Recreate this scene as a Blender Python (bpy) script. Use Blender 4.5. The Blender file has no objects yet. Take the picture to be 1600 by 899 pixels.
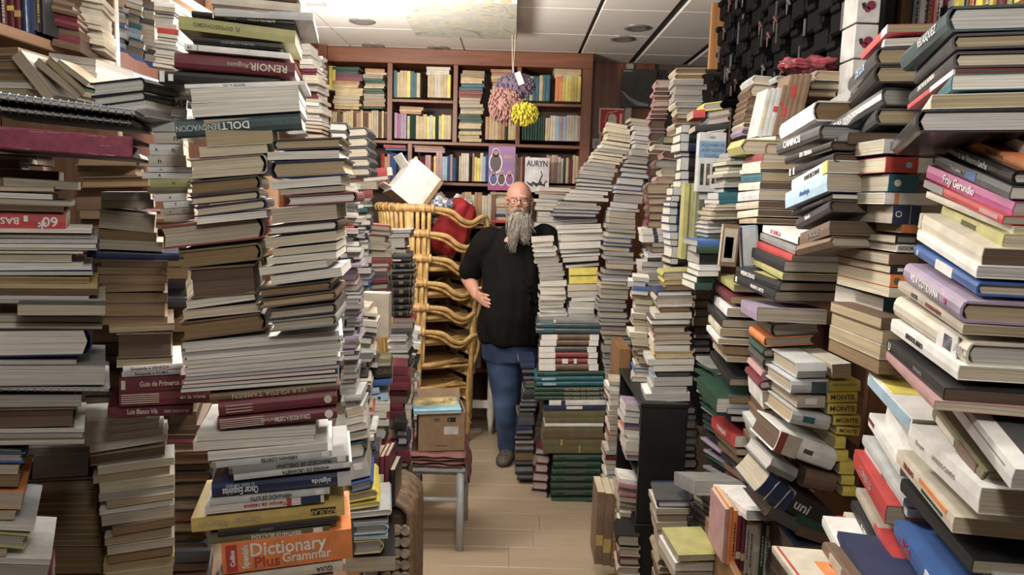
import bpy, bmesh, math, random
from mathutils import Vector, Matrix
random.seed(7)
SC = bpy.context.scene
COL = SC.collection
F = 1155.0
# ---------------------------------------------------------------- camera
CAMZ = 1.65
PITCH = math.radians(6.9); ROLL = math.radians(1.7)
cam_d = bpy.data.cameras.new('camera'); cam = bpy.data.objects.new('camera', cam_d); COL.objects.link(cam)
cam_d.sensor_width = 36.0; cam_d.lens = 36.0 * F / 1600.0; cam_d.clip_start = 0.05
ROT = Matrix.Rotation(math.pi / 2 - PITCH, 3, 'X') @ Matrix.Rotation(ROLL, 3, 'Z')
cam.matrix_world = Matrix.Translation((0, 0, CAMZ)) @ ROT.to_4x4()
SC.camera = cam
CAM = Vector((0, 0, CAMZ)); FWD = ROT @ Vector((0, 0, -1))
# ---------------------------------------------------------------- view, world
vs = SC.view_settings
vs.view_transform = 'Standard'; vs.look = 'None'; vs.gamma = 1.0; vs.use_curve_mapping = False; vs.exposure = 0.0
world = bpy.data.worlds.new('world'); SC.world = world; world.use_nodes = True
world.node_tree.nodes['Background'].inputs[0].default_value = (0.75, 0.8, 0.9, 1)
world.node_tree.nodes['Background'].inputs[1].default_value = 0.04

def area_light(loc, target, sx, sy, power, color, spread=180):
    l = bpy.data.lights.new('room_light', 'AREA'); l.shape = 'RECTANGLE'; l.size = sx; l.size_y = sy
    l.energy = power; l.color = color; l.spread = math.radians(spread)
    o = bpy.data.objects.new('room_light', l); COL.objects.link(o); o.location = loc
    o.rotation_euler = (Vector(target) - Vector(loc)).to_track_quat('-Z', 'Y').to_euler()
    return o
def globe_light(loc, power, color, r=.09):
    l = bpy.data.lights.new('room_light', 'POINT'); l.energy = power; l.color = color; l.shadow_soft_size = r
    o = bpy.data.objects.new('room_light', l); COL.objects.link(o); o.location = loc; return o
LAMPS = [((-0.98, 3.15, 2.20), 78, (1.0, 0.93, 0.83)),      # lamp behind the top of the left stacks
         ((-0.05, 1.70, 2.20), 54, (1.0, 0.94, 0.86)),        # added lamp over the middle of the aisle, out of view, brightening ceiling and shelves
         ((0.05, 0.12, 2.25), 34, (1.0, 0.96, 0.90))]        # lamp over the camera, a little to the right
for a_ in LAMPS: globe_light(*a_)
area_light((-1.0, 3.4, 2.12), (-.75, 3.9, 4), .35, .6, 50, (1.0, .94, .86))      # added unseen light behind the left stacks, aimed up to brighten the ceiling

# ---------------------------------------------------------------- pixels to the place
def ray(px, py):
    return ROT @ Vector(((px - 800) / F, (449.5 - py) / F, -1.0))
def at(px, py, D):
    r = ray(px, py); return CAM + r * (D / r.y)
def zc(p): return (p - CAM).dot(FWD)

# ---------------------------------------------------------------- materials
PAL = dict(w=(.78,.77,.74), c=(.62,.56,.44), t=(.45,.36,.24), b=(.16,.095,.055), k=(.018,.018,.02), n=(.02,.035,.10),
  u=(.04,.12,.36), s=(.33,.50,.64), e=(.015,.12,.16), g=(.014,.06,.035), y=(.80,.66,.05), o=(.80,.22,.03), r=(.50,.03,.03),
  m=(.16,.02,.035), p=(.50,.27,.27), v=(.34,.26,.38), a=(.24,.24,.235), d=(.07,.07,.075), l=(.50,.52,.52), i=(.15,.13,.055),
  h=(.42,.05,.22), f=(.30,.19,.095), q=(.48,.42,.33), x=(.62,.44,.09), z=(.05,.09,.10), j=(.42,.40,.12), R=(.26,.045,.04), B=(.23,.14,.085), Y=(.58,.43,.20), O=(.46,.22,.08))
PAL = {k: tuple(.9 * (c * .84 + .16 * (v[0]*.3+v[1]*.59+v[2]*.11)) for c in v) for k, v in PAL.items()}
NAMES = dict(w='white', c='cream', t='tan', b='brown', k='black', n='navy', u='blue', s='pale blue', e='teal', g='green',
  y='yellow', o='orange', r='red', m='maroon', p='pink', v='lilac', a='grey', d='charcoal', l='pale grey', i='olive',
  h='magenta', f='foxed brown', q='beige', x='mustard', z='dark teal', j='yellow-green', R='dull red', B='mid brown', Y='warm cream', O='orange-brown')
PGN = dict(w='white', c='cream', t='tan', f='foxed', a='grey', q='beige', b='brown', l='pale')
MATS = {}
def nt(name):
    m = bpy.data.materials.new(name); m.use_nodes = True
    return m, m.node_tree.nodes, m.node_tree.links, m.node_tree.nodes['Principled BSDF']
def mat(name, col, rough=.5, metal=0, noise=.12, scale=30, bump=0, bscale=200, coat=0, stretch=(1,1,1), emit=0):
    key = ('m', name)
    if key in MATS: return MATS[key]
    m, N, L, P = nt(name)
    P.inputs['Roughness'].default_value = rough; P.inputs['Metallic'].default_value = metal
    P.inputs['Coat Weight'].default_value = coat
    tc = N.new('ShaderNodeTexCoord'); mp = N.new('ShaderNodeMapping'); mp.inputs['Scale'].default_value = stretch
    L.new(tc.outputs['Object'], mp.inputs[0])
    no = N.new('ShaderNodeTexNoise'); no.inputs['Scale'].default_value = scale; no.inputs['Detail'].default_value = 4
    L.new(mp.outputs[0], no.inputs['Vector'])
    rp = N.new('ShaderNodeValToRGB')
    a = tuple(max(0, c * (1 - noise * 1.6)) for c in col); b = tuple(min(1, c * (1 + noise)) for c in col)
    rp.color_ramp.elements[0].position = .3; rp.color_ramp.elements[1].position = .7
    rp.color_ramp.elements[0].color = (*a, 1); rp.color_ramp.elements[1].color = (*b, 1)
    L.new(no.outputs['Fac'], rp.inputs[0]); L.new(rp.outputs[0], P.inputs['Base Color'])
    if bump:
        n2 = N.new('ShaderNodeTexNoise'); n2.inputs['Scale'].default_value = bscale; L.new(mp.outputs[0], n2.inputs['Vector'])
        bp = N.new('ShaderNodeBump'); bp.inputs['Strength'].default_value = bump; bp.inputs['Distance'].default_value = .002
        L.new(n2.outputs['Fac'], bp.inputs['Height']); L.new(bp.outputs[0], P.inputs['Normal'])
    if emit:
        P.inputs['Emission Color'].default_value = (*col, 1); P.inputs['Emission Strength'].default_value = emit
    MATS[key] = m
    return m
def cover_mat(c, gloss=False):
    return mat('cover_%s%s' % (NAMES[c].replace(' ', '_').replace('-', '_'), '_glossy' if gloss else ''), PAL[c], .28 if gloss else .5, 0, .13, 22, .15, 150, .25 if gloss else 0)
def page_mat(c):
    if c not in PGN: c = 'q'
    key = ('p', c)
    if key in MATS: return MATS[key]
    m, N, L, P = nt('page_edges_' + PGN.get(c, NAMES[c]))
    col = dict(w=(.68,.65,.585), c=(.57,.50,.37), t=(.40,.32,.20), f=(.23,.15,.075), a=(.34,.325,.30), q=(.43,.375,.29), b=(.11,.07,.045), l=(.50,.48,.45)).get(c, (.50,.44,.35))
    P.inputs['Roughness'].default_value = .85
    uv = N.new('ShaderNodeUVMap'); mp = N.new('ShaderNodeMapping'); mp.inputs['Scale'].default_value = (4, 420, 1)
    L.new(uv.outputs[0], mp.inputs[0])
    no = N.new('ShaderNodeTexNoise'); no.inputs['Scale'].default_value = 1.0; no.inputs['Detail'].default_value = 3; no.inputs['Roughness'].default_value = .7
    L.new(mp.outputs[0], no.inputs['Vector'])
    rp = N.new('ShaderNodeValToRGB'); rp.color_ramp.elements[0].position = .32; rp.color_ramp.elements[1].position = .62
    rp.color_ramp.elements[0].color = (*[x * .58 for x in col], 1); rp.color_ramp.elements[1].color = (*[x * 1.06 for x in col], 1)
    n3 = N.new('ShaderNodeTexNoise'); n3.inputs['Scale'].default_value = 9; L.new(uv.outputs[0], n3.inputs['Vector'])
    mx = N.new('ShaderNodeMix'); mx.data_type = 'RGBA'; mx.blend_type = 'MULTIPLY'; mx.inputs['Factor'].default_value = .18
    L.new(no.outputs['Fac'], rp.inputs[0]); L.new(rp.outputs[0], mx.inputs['A']); L.new(n3.outputs['Fac'], mx.inputs['B'])
    L.new(mx.outputs['Result'], P.inputs['Base Color'])
    bp = N.new('ShaderNodeBump'); bp.inputs['Strength'].default_value = .5; bp.inputs['Distance'].default_value = .001
    L.new(no.outputs['Fac'], bp.inputs['Height']); L.new(bp.outputs[0], P.inputs['Normal'])
    MATS[key] = m
    return m
def wood_mat(name, col, rough=.45, axis=0, dark=.55):
    key = ('w', name)
    if key in MATS: return MATS[key]
    m, N, L, P = nt(name); P.inputs['Roughness'].default_value = rough
    tc = N.new('ShaderNodeTexCoord'); mp = N.new('ShaderNodeMapping')
    s = [14, 14, 14]; s[axis] = 1.2; mp.inputs['Scale'].default_value = s
    L.new(tc.outputs['Object'], mp.inputs[0])
    no = N.new('ShaderNodeTexNoise'); no.inputs['Scale'].default_value = 2; no.inputs['Detail'].default_value = 6; no.inputs['Distortion'].default_value = .6
    L.new(mp.outputs[0], no.inputs['Vector'])
    rp = N.new('ShaderNodeValToRGB'); rp.color_ramp.elements[0].position = .3; rp.color_ramp.elements[1].position = .7
    rp.color_ramp.elements[0].color = (*[x * dark for x in col], 1); rp.color_ramp.elements[1].color = (*col, 1)
    L.new(no.outputs['Fac'], rp.inputs[0]); L.new(rp.outputs[0], P.inputs['Base Color'])
    bp = N.new('ShaderNodeBump'); bp.inputs['Strength'].default_value = .1; L.new(no.outputs['Fac'], bp.inputs['Height']); L.new(bp.outputs[0], P.inputs['Normal'])
    MATS[key] = m
    return m

# ---------------------------------------------------------------- objects
def mesh_obj(name, vs_, fs, m, parent=None, uvs=None, smooth=False, mw=None):
    me = bpy.data.meshes.new(name); me.from_pydata([tuple(v) for v in vs_], [], fs)
    if uvs is not None:
        l = me.uv_layers.new(name='UVMap')
        for i, lp in enumerate(me.loops): l.data[i].uv = uvs[lp.vertex_index]
    if smooth:
        for p in me.polygons: p.use_smooth = True
    me.materials.append(m); me.update()
    o = bpy.data.objects.new(name, me); COL.objects.link(o)
    if parent: o.parent = parent
    if mw is not None: o.matrix_world = mw
    return o
def tag(o, label=None, cat=None, group=None, kind=None):
    if label: o['label'] = label
    if cat: o['category'] = cat
    if group: o['group'] = group
    if kind: o['kind'] = kind
    return o
def empty(name, loc, label, cat, group=None, rz=0, parent=None):
    o = bpy.data.objects.new(name, None); COL.objects.link(o); o.location = loc; o.rotation_euler = (0, 0, rz); o.empty_display_size = .05
    tag(o, label, cat, group)
    if parent: o.parent = parent
    return o
class MB:
    def __init__(s): s.v = []; s.f = []
    def box(s, a, b, M=None, chamf=0):
        n = len(s.v); x0, y0, z0 = a; x1, y1, z1 = b
        for z in (z0, z1):
            for x, y in ((x0, y0), (x1, y0), (x1, y1), (x0, y1)):
                p = Vector((x, y, z)); s.v.append(M @ p if M else p)
        s.f += [tuple(n + i for i in q) for q in ((3,2,1,0), (4,5,6,7), (0,1,5,4), (1,2,6,5), (2,3,7,6), (3,0,4,7))]
        return s
    def bev(s, a, b, r=.003, M=None):
        """box with chamfered vertical and horizontal edges"""
        n = len(s.v); x0, y0, z0 = a; x1, y1, z1 = b
        r = min(r, (x1-x0)*.45, (y1-y0)*.45, (z1-z0)*.45)
        def ring(i, z):
            return [(x0+i, y0, z), (x1-i, y0, z), (x1, y0+i, z), (x1, y1-i, z), (x1-i, y1, z), (x0+i, y1, z), (x0, y1-i, z), (x0, y0+i, z)]
        def ringi(z): return [(x0+r, y0+r, z), (x1-r, y0+r, z), (x1-r, y0+r, z), (x1-r, y1-r, z), (x1-r, y1-r, z), (x0+r, y1-r, z), (x0+r, y1-r, z), (x0+r, y0+r, z)]
        rs = [ringi(z0), ring(r, z0 + r), ring(r, z1 - r), ringi(z1)]
        for q in rs:
            for p in q: p = Vector(p); s.v.append(M @ p if M else p)
        for k in range(3):
            for i in range(8): j = (i + 1) % 8; s.f.append((n+k*8+i, n+k*8+j, n+k*8+8+j, n+k*8+8+i))
        s.f.append((n, n+6, n+4, n+2)); s.f.append((n+24, n+26, n+28, n+30))
        return s
    def tube(s, pts, rad, n=8, cap=True, ell=1.0, up=None):
        pts = [Vector(p) for p in pts]; b = len(s.v)
        if not hasattr(rad, '__len__'): rad = [rad] * len(pts)
        prev = None
        for i, p in enumerate(pts):
            t = (pts[min(i+1, len(pts)-1)] - pts[max(i-1, 0)]).normalized()
            if prev is None:
                a = Vector(up) if up else (Vector((0,0,1)) if abs(t.z) < .9 else Vector((1,0,0)))
                u = (a - t * a.dot(t)).normalized()
            else: u = (prev - t * prev.dot(t)).normalized()
            prev = u; w = t.cross(u)
            for k in range(n):
                an = 2 * math.pi * k / n
                s.v.append(p + (u * math.cos(an) + w * math.sin(an) * ell) * rad[i])
        for i in range(len(pts) - 1):
            for k in range(n):
                j = (k + 1) % n; s.f.append((b+i*n+k, b+i*n+j, b+(i+1)*n+j, b+(i+1)*n+k))
        if cap:
            s.f.append(tuple(b + k for k in reversed(range(n)))); s.f.append(tuple(b + (len(pts)-1)*n + k for k in range(n)))
        return s
    def ball(s, c, r, n=10, m=7):
        b = len(s.v); c = Vector(c); rr = r if hasattr(r, '__len__') else (r, r, r)
        for i in range(1, m):
            th = math.pi * i / m
            for k in range(n):
                an = 2 * math.pi * k / n
                s.v.append(c + Vector((rr[0]*math.sin(th)*math.cos(an), rr[1]*math.sin(th)*math.sin(an), rr[2]*math.cos(th))))
        s.v.append(c + Vector((0,0,rr[2]))); s.v.append(c - Vector((0,0,rr[2]))); T = len(s.v) - 2
        for i in range(m - 2):
            for k in range(n):
                j = (k+1) % n; s.f.append((b+i*n+k, b+(i+1)*n+k, b+(i+1)*n+j, b+i*n+j))
        for k in range(n):
            j = (k+1) % n; s.f.append((T, b+k, b+j)); s.f.append((T+1, b+(m-2)*n+j, b+(m-2)*n+k))
        return s
    def loft(s, rings, cap=True):
        b = len(s.v); n = len(rings[0])
        for r in rings: s.v += [Vector(p) for p in r]
        for i in range(len(rings)-1):
            for k in range(n):
                j = (k+1) % n; s.f.append((b+i*n+k, b+i*n+j, b+(i+1)*n+j, b+(i+1)*n+k))
        if cap:
            s.f.append(tuple(b + k for k in reversed(range(n)))); s.f.append(tuple(b + (len(rings)-1)*n + k for k in range(n)))
        return s
    def build(s, name, m, parent=None, smooth=False, mw=None):
        return mesh_obj(name, s.v, s.f, m, parent, None, smooth, mw)
def catmull(pts, n=6):
    P = [Vector(p) for p in pts]; P = [P[0]] + P + [P[-1]]; out = []
    for i in range(1, len(P) - 2):
        for k in range(n):
            t = k / n; a, b, c, d = P[i-1], P[i], P[i+1], P[i+2]
            out.append(.5 * ((2*b) + (c-a)*t + (2*a-5*b+4*c-d)*t*t + (3*b-a-3*c+d)*t**3))
    out.append(P[-2]); return out
def remeshed(mb, name, m, voxel, parent=None, smooth_it=3):
    """one continuous skin out of overlapping lofts"""
    o = mb.build(name + '_raw', m)
    bm_ = bmesh.new(); bm_.from_mesh(o.data); bmesh.ops.recalc_face_normals(bm_, faces=bm_.faces); bm_.to_mesh(o.data); bm_.free()
    r = o.modifiers.new('r', 'REMESH'); r.mode = 'VOXEL'; r.voxel_size = voxel; r.use_smooth_shade = True
    sm = o.modifiers.new('s', 'SMOOTH'); sm.iterations = smooth_it; sm.factor = .5
    dg = bpy.context.evaluated_depsgraph_get(); me = bpy.data.meshes.new_from_object(o.evaluated_get(dg))
    bpy.data.objects.remove(o)
    me.name = name; q = bpy.data.objects.new(name, me); COL.objects.link(q)
    me.materials.clear(); me.materials.append(m)
    for p in me.polygons: p.use_smooth = True
    if parent: q.parent = parent
    return q
def text_obj(name, s, size, m, M, parent=None, depth=.0003, maxw=None, bold=0, anchor='CENTER'):
    cu = bpy.data.curves.new(name, 'FONT'); cu.body = s; cu.size = size; cu.align_x = anchor; cu.align_y = 'CENTER'; cu.extrude = depth; cu.offset = bold
    cu.resolution_u = 2
    o = bpy.data.objects.new(name, cu); COL.objects.link(o)
    dg = bpy.context.evaluated_depsgraph_get(); me = bpy.data.meshes.new_from_object(o.evaluated_get(dg)); bpy.data.objects.remove(o)
    me.name = name
    if maxw:
        xs = [v.co.x for v in me.vertices]
        if xs:
            wd = max(xs) - min(xs)
            if wd > maxw:
                k = maxw / wd
                for v in me.vertices: v.co.x *= k
    me.materials.clear(); me.materials.append(m)
    q = bpy.data.objects.new(name, me); COL.objects.link(q)
    if parent: q.parent = parent; q.matrix_local = M
    else: q.matrix_world = M
    return q

# ---------------------------------------------------------------- books
BOOKS = []      # every book of the shop as a record; built at the end, the largest as things of their own
ORD = ['zeroth','first','second','third','fourth','fifth','sixth','seventh','eighth','ninth','tenth','eleventh','twelfth','thirteenth','fourteenth','fifteenth','sixteenth','seventeenth','eighteenth','nineteenth','twentieth']
def ordinal(n):
    if n <= 20: return ORD[n]
    tens = {2: 'twenty', 3: 'thirty', 4: 'forty', 5: 'fifty', 6: 'sixty', 7: 'seventy', 8: 'eighty'}[n // 10]
    if n % 10 == 0: return tens[:-1] + 'ieth'
    return tens + '-' + ORD[n % 10]
WARM = False
def add_book(O, X, Y, Z, w, d, t, typ, c, pg, marks, stack, n, kind='stack', px=0, word=None):
    if WARM: c = {'c': 'Y', 'w': 'c', 'q': 'O'}.get(c, c)
    BOOKS.append(dict(O=O, X=X, Y=Y, Z=Z, w=w, d=d, t=t, typ=typ, c=c, pg=pg, marks=marks, stack=stack, n=n, kind=kind, px=px, word=word))
def fit_front(x0, y0, x1, y1, t, D, yaw):
    A = at(x0, y0, D); e = Vector((math.cos(yaw), math.sin(yaw), 0)); nrm = Vector((-math.sin(yaw), math.cos(yaw), 0))
    r = ray(x1, y1); s = nrm.dot(A - CAM) / nrm.dot(r); Bp = CAM + r * s
    X = (Bp - A); w = X.length; X.normalize()
    Y = Vector((0, 0, 1)).cross(X).normalized(); Z = X.cross(Y)
    return A, X, Y, Z, w, t * zc(A) / F
def fit_aisle(xl, yl, xn, yn, t, D, L):
    Np = at(xn, yn, D); r = ray(xl, yl); o = CAM - Np
    a = r.dot(r); b = 2 * r.dot(o); c = o.dot(o) - L * L; disc = b * b - 4 * a * c
    s = (-b + math.sqrt(max(0, disc))) / (2 * a)
    A = CAM + r * s; X = Np - A; w = X.length; X.normalize()
    Y = Vector((0, 0, 1)).cross(X).normalized(); Z = X.cross(Y)
    return A, X, Y, Z, w, t * zc(Np) / F
def emit_row(r, name, D, yaw, L, d, n, kind='stack', hard=None):
    x0, y0, x1, y1, t, typ, c, pg, dd, marks = r
    if L: A, X, Y, Z, w, T = fit_aisle(x0, y0, x1, y1, t, D, L)
    else: A, X, Y, Z, w, T = fit_front(x0, y0, x1, y1, t, D, yaw)
    add_book(A, X, Y, Z, w, dd or d, max(T, .002), typ, c, pg, marks, name, n, kind, math.hypot(x1-x0, y1-y0) * t)
    return A, w, T
def stack(name, D, yaw, d, rows, L=None, sup=None, dy=0, dx=0):
    """rows of 'x0 y0 x1 y1 t typ cover pages [d=..] [|marks]': top edge of the front face in the photograph's pixels"""
    n = 0; last = None
    for line in rows.strip().split('\n'):
        line = line.strip()
        if not line: continue
        marks = None
        if '|' in line:
            line, marks = line.split('|', 1); tk = marks.split()
            line += ' ' + ' '.join(e for e in tk if e[:2] in ('D=', 'L=', 'd=', 'Y=')); marks = ' '.join(e for e in tk if e[:2] not in ('D=', 'L=', 'd=', 'Y='))
        q = line.split(); dd = None; DD = D; YY = yaw; LL = L
        for e in q[8:]:
            if e.startswith('d='): dd = float(e[2:])
            if e.startswith('D='): DD = float(e[2:])
            if e.startswith('Y='): YY = float(e[2:])
            if e.startswith('L='): LL = float(e[2:])
        n += 1
        r = (float(q[0]) + dx, float(q[1]) + dy, float(q[2]) + dx, float(q[3]) + dy, float(q[4]), q[5], q[6], q[7], dd, marks)
        last = emit_row(r, name, DD, math.radians(YY), LL, d, n)
    if sup is not None: prop(BOOKS[-1], sup, name, n)
def prop(b, sup, name, n):
    """carry a stack down to what it stands on with more of the same books"""
    c = b['O'] + b['X'] * b['w'] / 2 + b['Y'] * b['d'] / 2 - b['Z'] * b['t']
    z = c.z - .008
    Y = b['Y'].copy(); Y.z = 0; Y.normalize(); X = Y.cross(Vector((0, 0, 1)))
    while z - .03 > sup:
        t = random.uniform(.02, .045); n += 1
        if z - t < sup + .012: t = z - sup
        w = b['w'] * random.uniform(.85, 1); d = b['d'] * random.uniform(.9, 1)
        O = Vector((c.x, c.y, z)) - X * w / 2 - Y * d / 2 + X * random.uniform(-.006, .006)
        add_book(O, X, Y, Vector((0, 0, 1)), w, d, t - .0005, b['typ'], random.choice('bqcdmawn'), b['pg'], None, name, n, 'stack', 1)
        z -= t
def pile(name, D, yaw, d, pts, W, T, S, covers, pages, types, sup=None, jit=5, dD=.02, seed=1, marks=None, n0=0):
    """a stack following a leaning left edge pts [(x,y)...], width W px, thicknesses T px, slope S (top, bottom)"""
    rnd = random.Random(seed * 77 + 5)
    y = pts[0][1]; yend = pts[-1][1]; n = n0; run = 0; typ = types[0]; pg = pages[0]
    while y < yend - 2:
        f = (y - pts[0][1]) / max(1, yend - pts[0][1])
        for i in range(len(pts) - 1):
            if pts[i][1] <= y <= pts[i+1][1]: k = (y - pts[i][1]) / max(1e-6, pts[i+1][1] - pts[i][1]); x = pts[i][0] + k * (pts[i+1][0] - pts[i][0])
        t = rnd.uniform(*T)
        if rnd.random() < .12: t *= 1.5
        w = (W[0] + (W[1] - W[0]) * f) * rnd.uniform(.86, 1.0) if hasattr(W, '__len__') else W * rnd.uniform(.86, 1.0)
        j = rnd.uniform(-jit, jit); sl = S[0] + (S[1] - S[0]) * f + rnd.uniform(-.015, .015)
        if run <= 0: run = rnd.choice((1, 1, 2, 3)); typ = rnd.choice(types); pg = rnd.choice(pages); c = rnd.choice(covers)
        elif rnd.random() < .6: c = rnd.choice(covers)
        run -= 1; n += 1
        emit_row((x + j, y, x + j + w, y + sl * w, t - .25, typ, c, pg, None, marks), name, D + rnd.uniform(-dD, dD), yaw + math.radians(rnd.uniform(-4, 4)), None, d * rnd.uniform(.9, 1.05), n)
        y += t
    if sup is not None: prop(BOOKS[-1], sup, name, n)
def row(name, D, x0, x1, yb0, yb1, H, T, covers, d=.13, yaw=0, seed=1, lean=0, hD=None):
    """upright books, spines out: bottom edge from (x0,yb0) to (x1,yb1), heights H px, thicknesses T px"""
    rnd = random.Random(seed * 31 + 3); x = x0; n = 0; c = covers[0]; run = 0; h = H[0]
    while x < x1 - T[0] * .6:
        t = rnd.uniform(*T); 
        if run <= 0: run = rnd.choice((1, 1, 1, 2) if WARM else (1, 1, 1, 3, 5)); c = rnd.choice(covers); h = rnd.uniform(*H)
        run -= 1; n += 1; k = (x - x0) / max(1, x1 - x0)
        O = at(x, yb0 + (yb1 - yb0) * k, D); sc = zc(O) / F
        Y = Vector((-math.sin(yaw), math.cos(yaw), 0)); X = Vector((math.sin(lean), 0, math.cos(lean)))
        X = (X - Y * X.dot(Y)).normalized(); Z = X.cross(Y)
        dims = (h * sc, d, (t - .3) * sc)
        add_book(O, X, Y, Z, dims[0], dims[1], max(dims[2], .003), 'S', c, 'c', 'RND' if rnd.random() < .75 else None, name, n, 'shelf', h * t)
        x += t
def book_geo(w, d, t, typ, hard, lite=False):
    sp = typ
    U, V = (d, w) if sp in 'SP' else (w, d)
    c = min(.0032, t * .16) if hard else min(.0012, t * .1)
    b = min(.012, t * .28) if hard else min(.001, t * .05)
    ns = 2 if lite else (5 if hard else 2)
    outer = [(U, 0)] ; inner = [(U, -c)]
    for i in range(ns + 1):
        a = math.pi * i / ns; z = -t * (1 - math.cos(a)) / 2; u = b * (1 - math.sin(a))
        outer.append((u, z)); inner.append((u + c, min(-c, max(-t + c, z))))
    outer.append((U, -t)); inner.append((U, -t + c))
    def mp(u, v, z):
        if sp == 'S': return (v, u, z)
        if sp == 'P': return (v, d - u, z)
        if sp == 'L': return (u, v, z)
        return (w - u, v, z)
    cv = []; n = len(outer)
    for v in (0, V):
        for p in outer: cv.append(mp(p[0], v, p[1]))
        for p in inner: cv.append(mp(p[0], v, p[1]))
    cf = []; m2 = 2 * n
    for i in range(n - 1):
        cf += [(i, i+1, m2+i+1, m2+i), (n+i+1, n+i, m2+n+i, m2+n+i+1), (i, n+i, n+i+1, i+1), (m2+i+1, m2+n+i+1, m2+n+i, m2+i)]
    cf += [(0, m2, m2+n, n), (n-1, 2*n-1, m2+2*n-1, m2+n-1)]
    ins = .0035 if hard else .0004
    pu0 = c + b + .0002; pu1 = U - ins; z0 = -c; z1 = -t + c
    pv = []; uv = []
    ro = random.random() * 9
    bow = .004 if hard else 0.0
    zz = [z0, (z0 + z1) / 2, z1]
    for v in (ins, V - ins):
        for zi, z in enumerate(zz):
            for u in (pu0 if zi != 1 else c + .0002 + b * .4, pu1 - (bow if zi == 1 else 0)):
                pv.append(mp(u, v, z)); uv.append((u + v + ro, z + ro))
    pf = [(0,1,3,2), (2,3,5,4), (6,8,9,7), (8,10,11,9), (1,7,9,3), (3,9,11,5), (0,6,7,1), (4,5,11,10), (0,2,8,6), (2,4,10,8)]
    return cv, cf, pv, pf, uv
LIGHT = set('wcysoplqxtjvYO')
def put_marks(b, root, name_i):
    """writing, bands and labels on a book. Marks: TEXT@pos:size#colour, ~ first turns it over, [x0:x1#c a band, ^x0:x1:y0:y1#c patch on the top cover"""
    w, d, t = b['w'], b['d'], b['t']
    def front(x, z, flip=False):
        M = Matrix(((1,0,0,x), (0,0,-1,-.0006), (0,1,0,z), (0,0,0,1)))
        if flip: M = M @ Matrix.Rotation(math.pi, 4, 'Z')
        return M
    if b['marks'] == 'RND':
        rnd = random.Random(name_i); c = 'w' if b['c'] not in LIGHT else rnd.choice('kmn')
        k = rnd.random()
        if k < .5:
            a = rnd.uniform(.1, .7); MB().box((w*a, -.0004, -t*.97), (w*(a+rnd.uniform(.06,.22)), .001, -t*.03)).build('spine_label', cover_mat(rnd.choice('wckrnyxl')), root)
        else:
            m = MB(); x = w * rnd.uniform(.1, .3)
            while x < w * .8:
                l = w * rnd.uniform(.02, .06); m.box((x, -.0003, -t*.66), (x+l, .001, -t*.34)); x += l + w * rnd.uniform(.008, .03)
            m.build('spine_ornament', cover_mat(c if rnd.random() < .6 else 'x'), root)
        return
    for mk in b['marks'].split('/'):
        mk = mk.strip()
        if not mk: continue
        if mk[0] == '[':
            rng, c = mk[1:].split('#'); q = [float(v) for v in rng.split(':')]
            z0, z1 = (q[2], q[3]) if len(q) > 3 else (.02, .98)
            MB().box((w*q[0], -.0004, -t*z1), (w*q[1], .002, -t*z0)).build('spine_label', cover_mat(c), root); continue
        if mk[0] == '^':
            rng, c = mk[1:].split('#'); q = [float(v) for v in rng.split(':')]
            MB().box((w*q[0], d*q[2], -.001), (w*q[1], d*q[3], .0005)).build('cover_panel', cover_mat(c), root); continue
        if mk[0] == '!':
            # bold oval emblem on spine
            pos, c = mk[1:].split('#'); x, s_ = [float(v) for v in pos.split(':')]
            m = MB(); m.tube([(w*x, -.001, -t*.5), (w*x, .0015, -t*.5)], t*s_*.5, 14); m.build('emblem', cover_mat(c), root); continue
        if mk[0] == '%':
            s, rest = mk[1:].rsplit('@', 1); rest, c = rest.split('#'); q = [float(v) for v in rest.split(':')]
            text_obj('title_lettering', s, q[1] * t, cover_mat(c), front(w * q[0], -t * .5) @ Matrix.Rotation(math.pi / 2, 4, 'Z'), root, .0003, q[2] * t, .0004); continue
        flip = mk[0] == '~'
        if flip: mk = mk[1:]
        s, rest = mk.rsplit('@', 1); c = 'w' if b['c'] not in LIGHT else 'k'
        if '#' in rest: rest, c = rest.split('#')
        q = [float(v) for v in rest.split(':')]; x = q[0]; sz = q[1]; zo = q[2] if len(q) > 2 else .5
        mw = q[3] * w if len(q) > 3 else w * 1.9 * min(x, 1 - x)
        text_obj('title_lettering', s.replace('_', ' '), sz * t * 1.35, cover_mat(c), front(w * x, -t * zo, flip), root, .0003, mw, sz * t * .018)
COLW = NAMES
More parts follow.
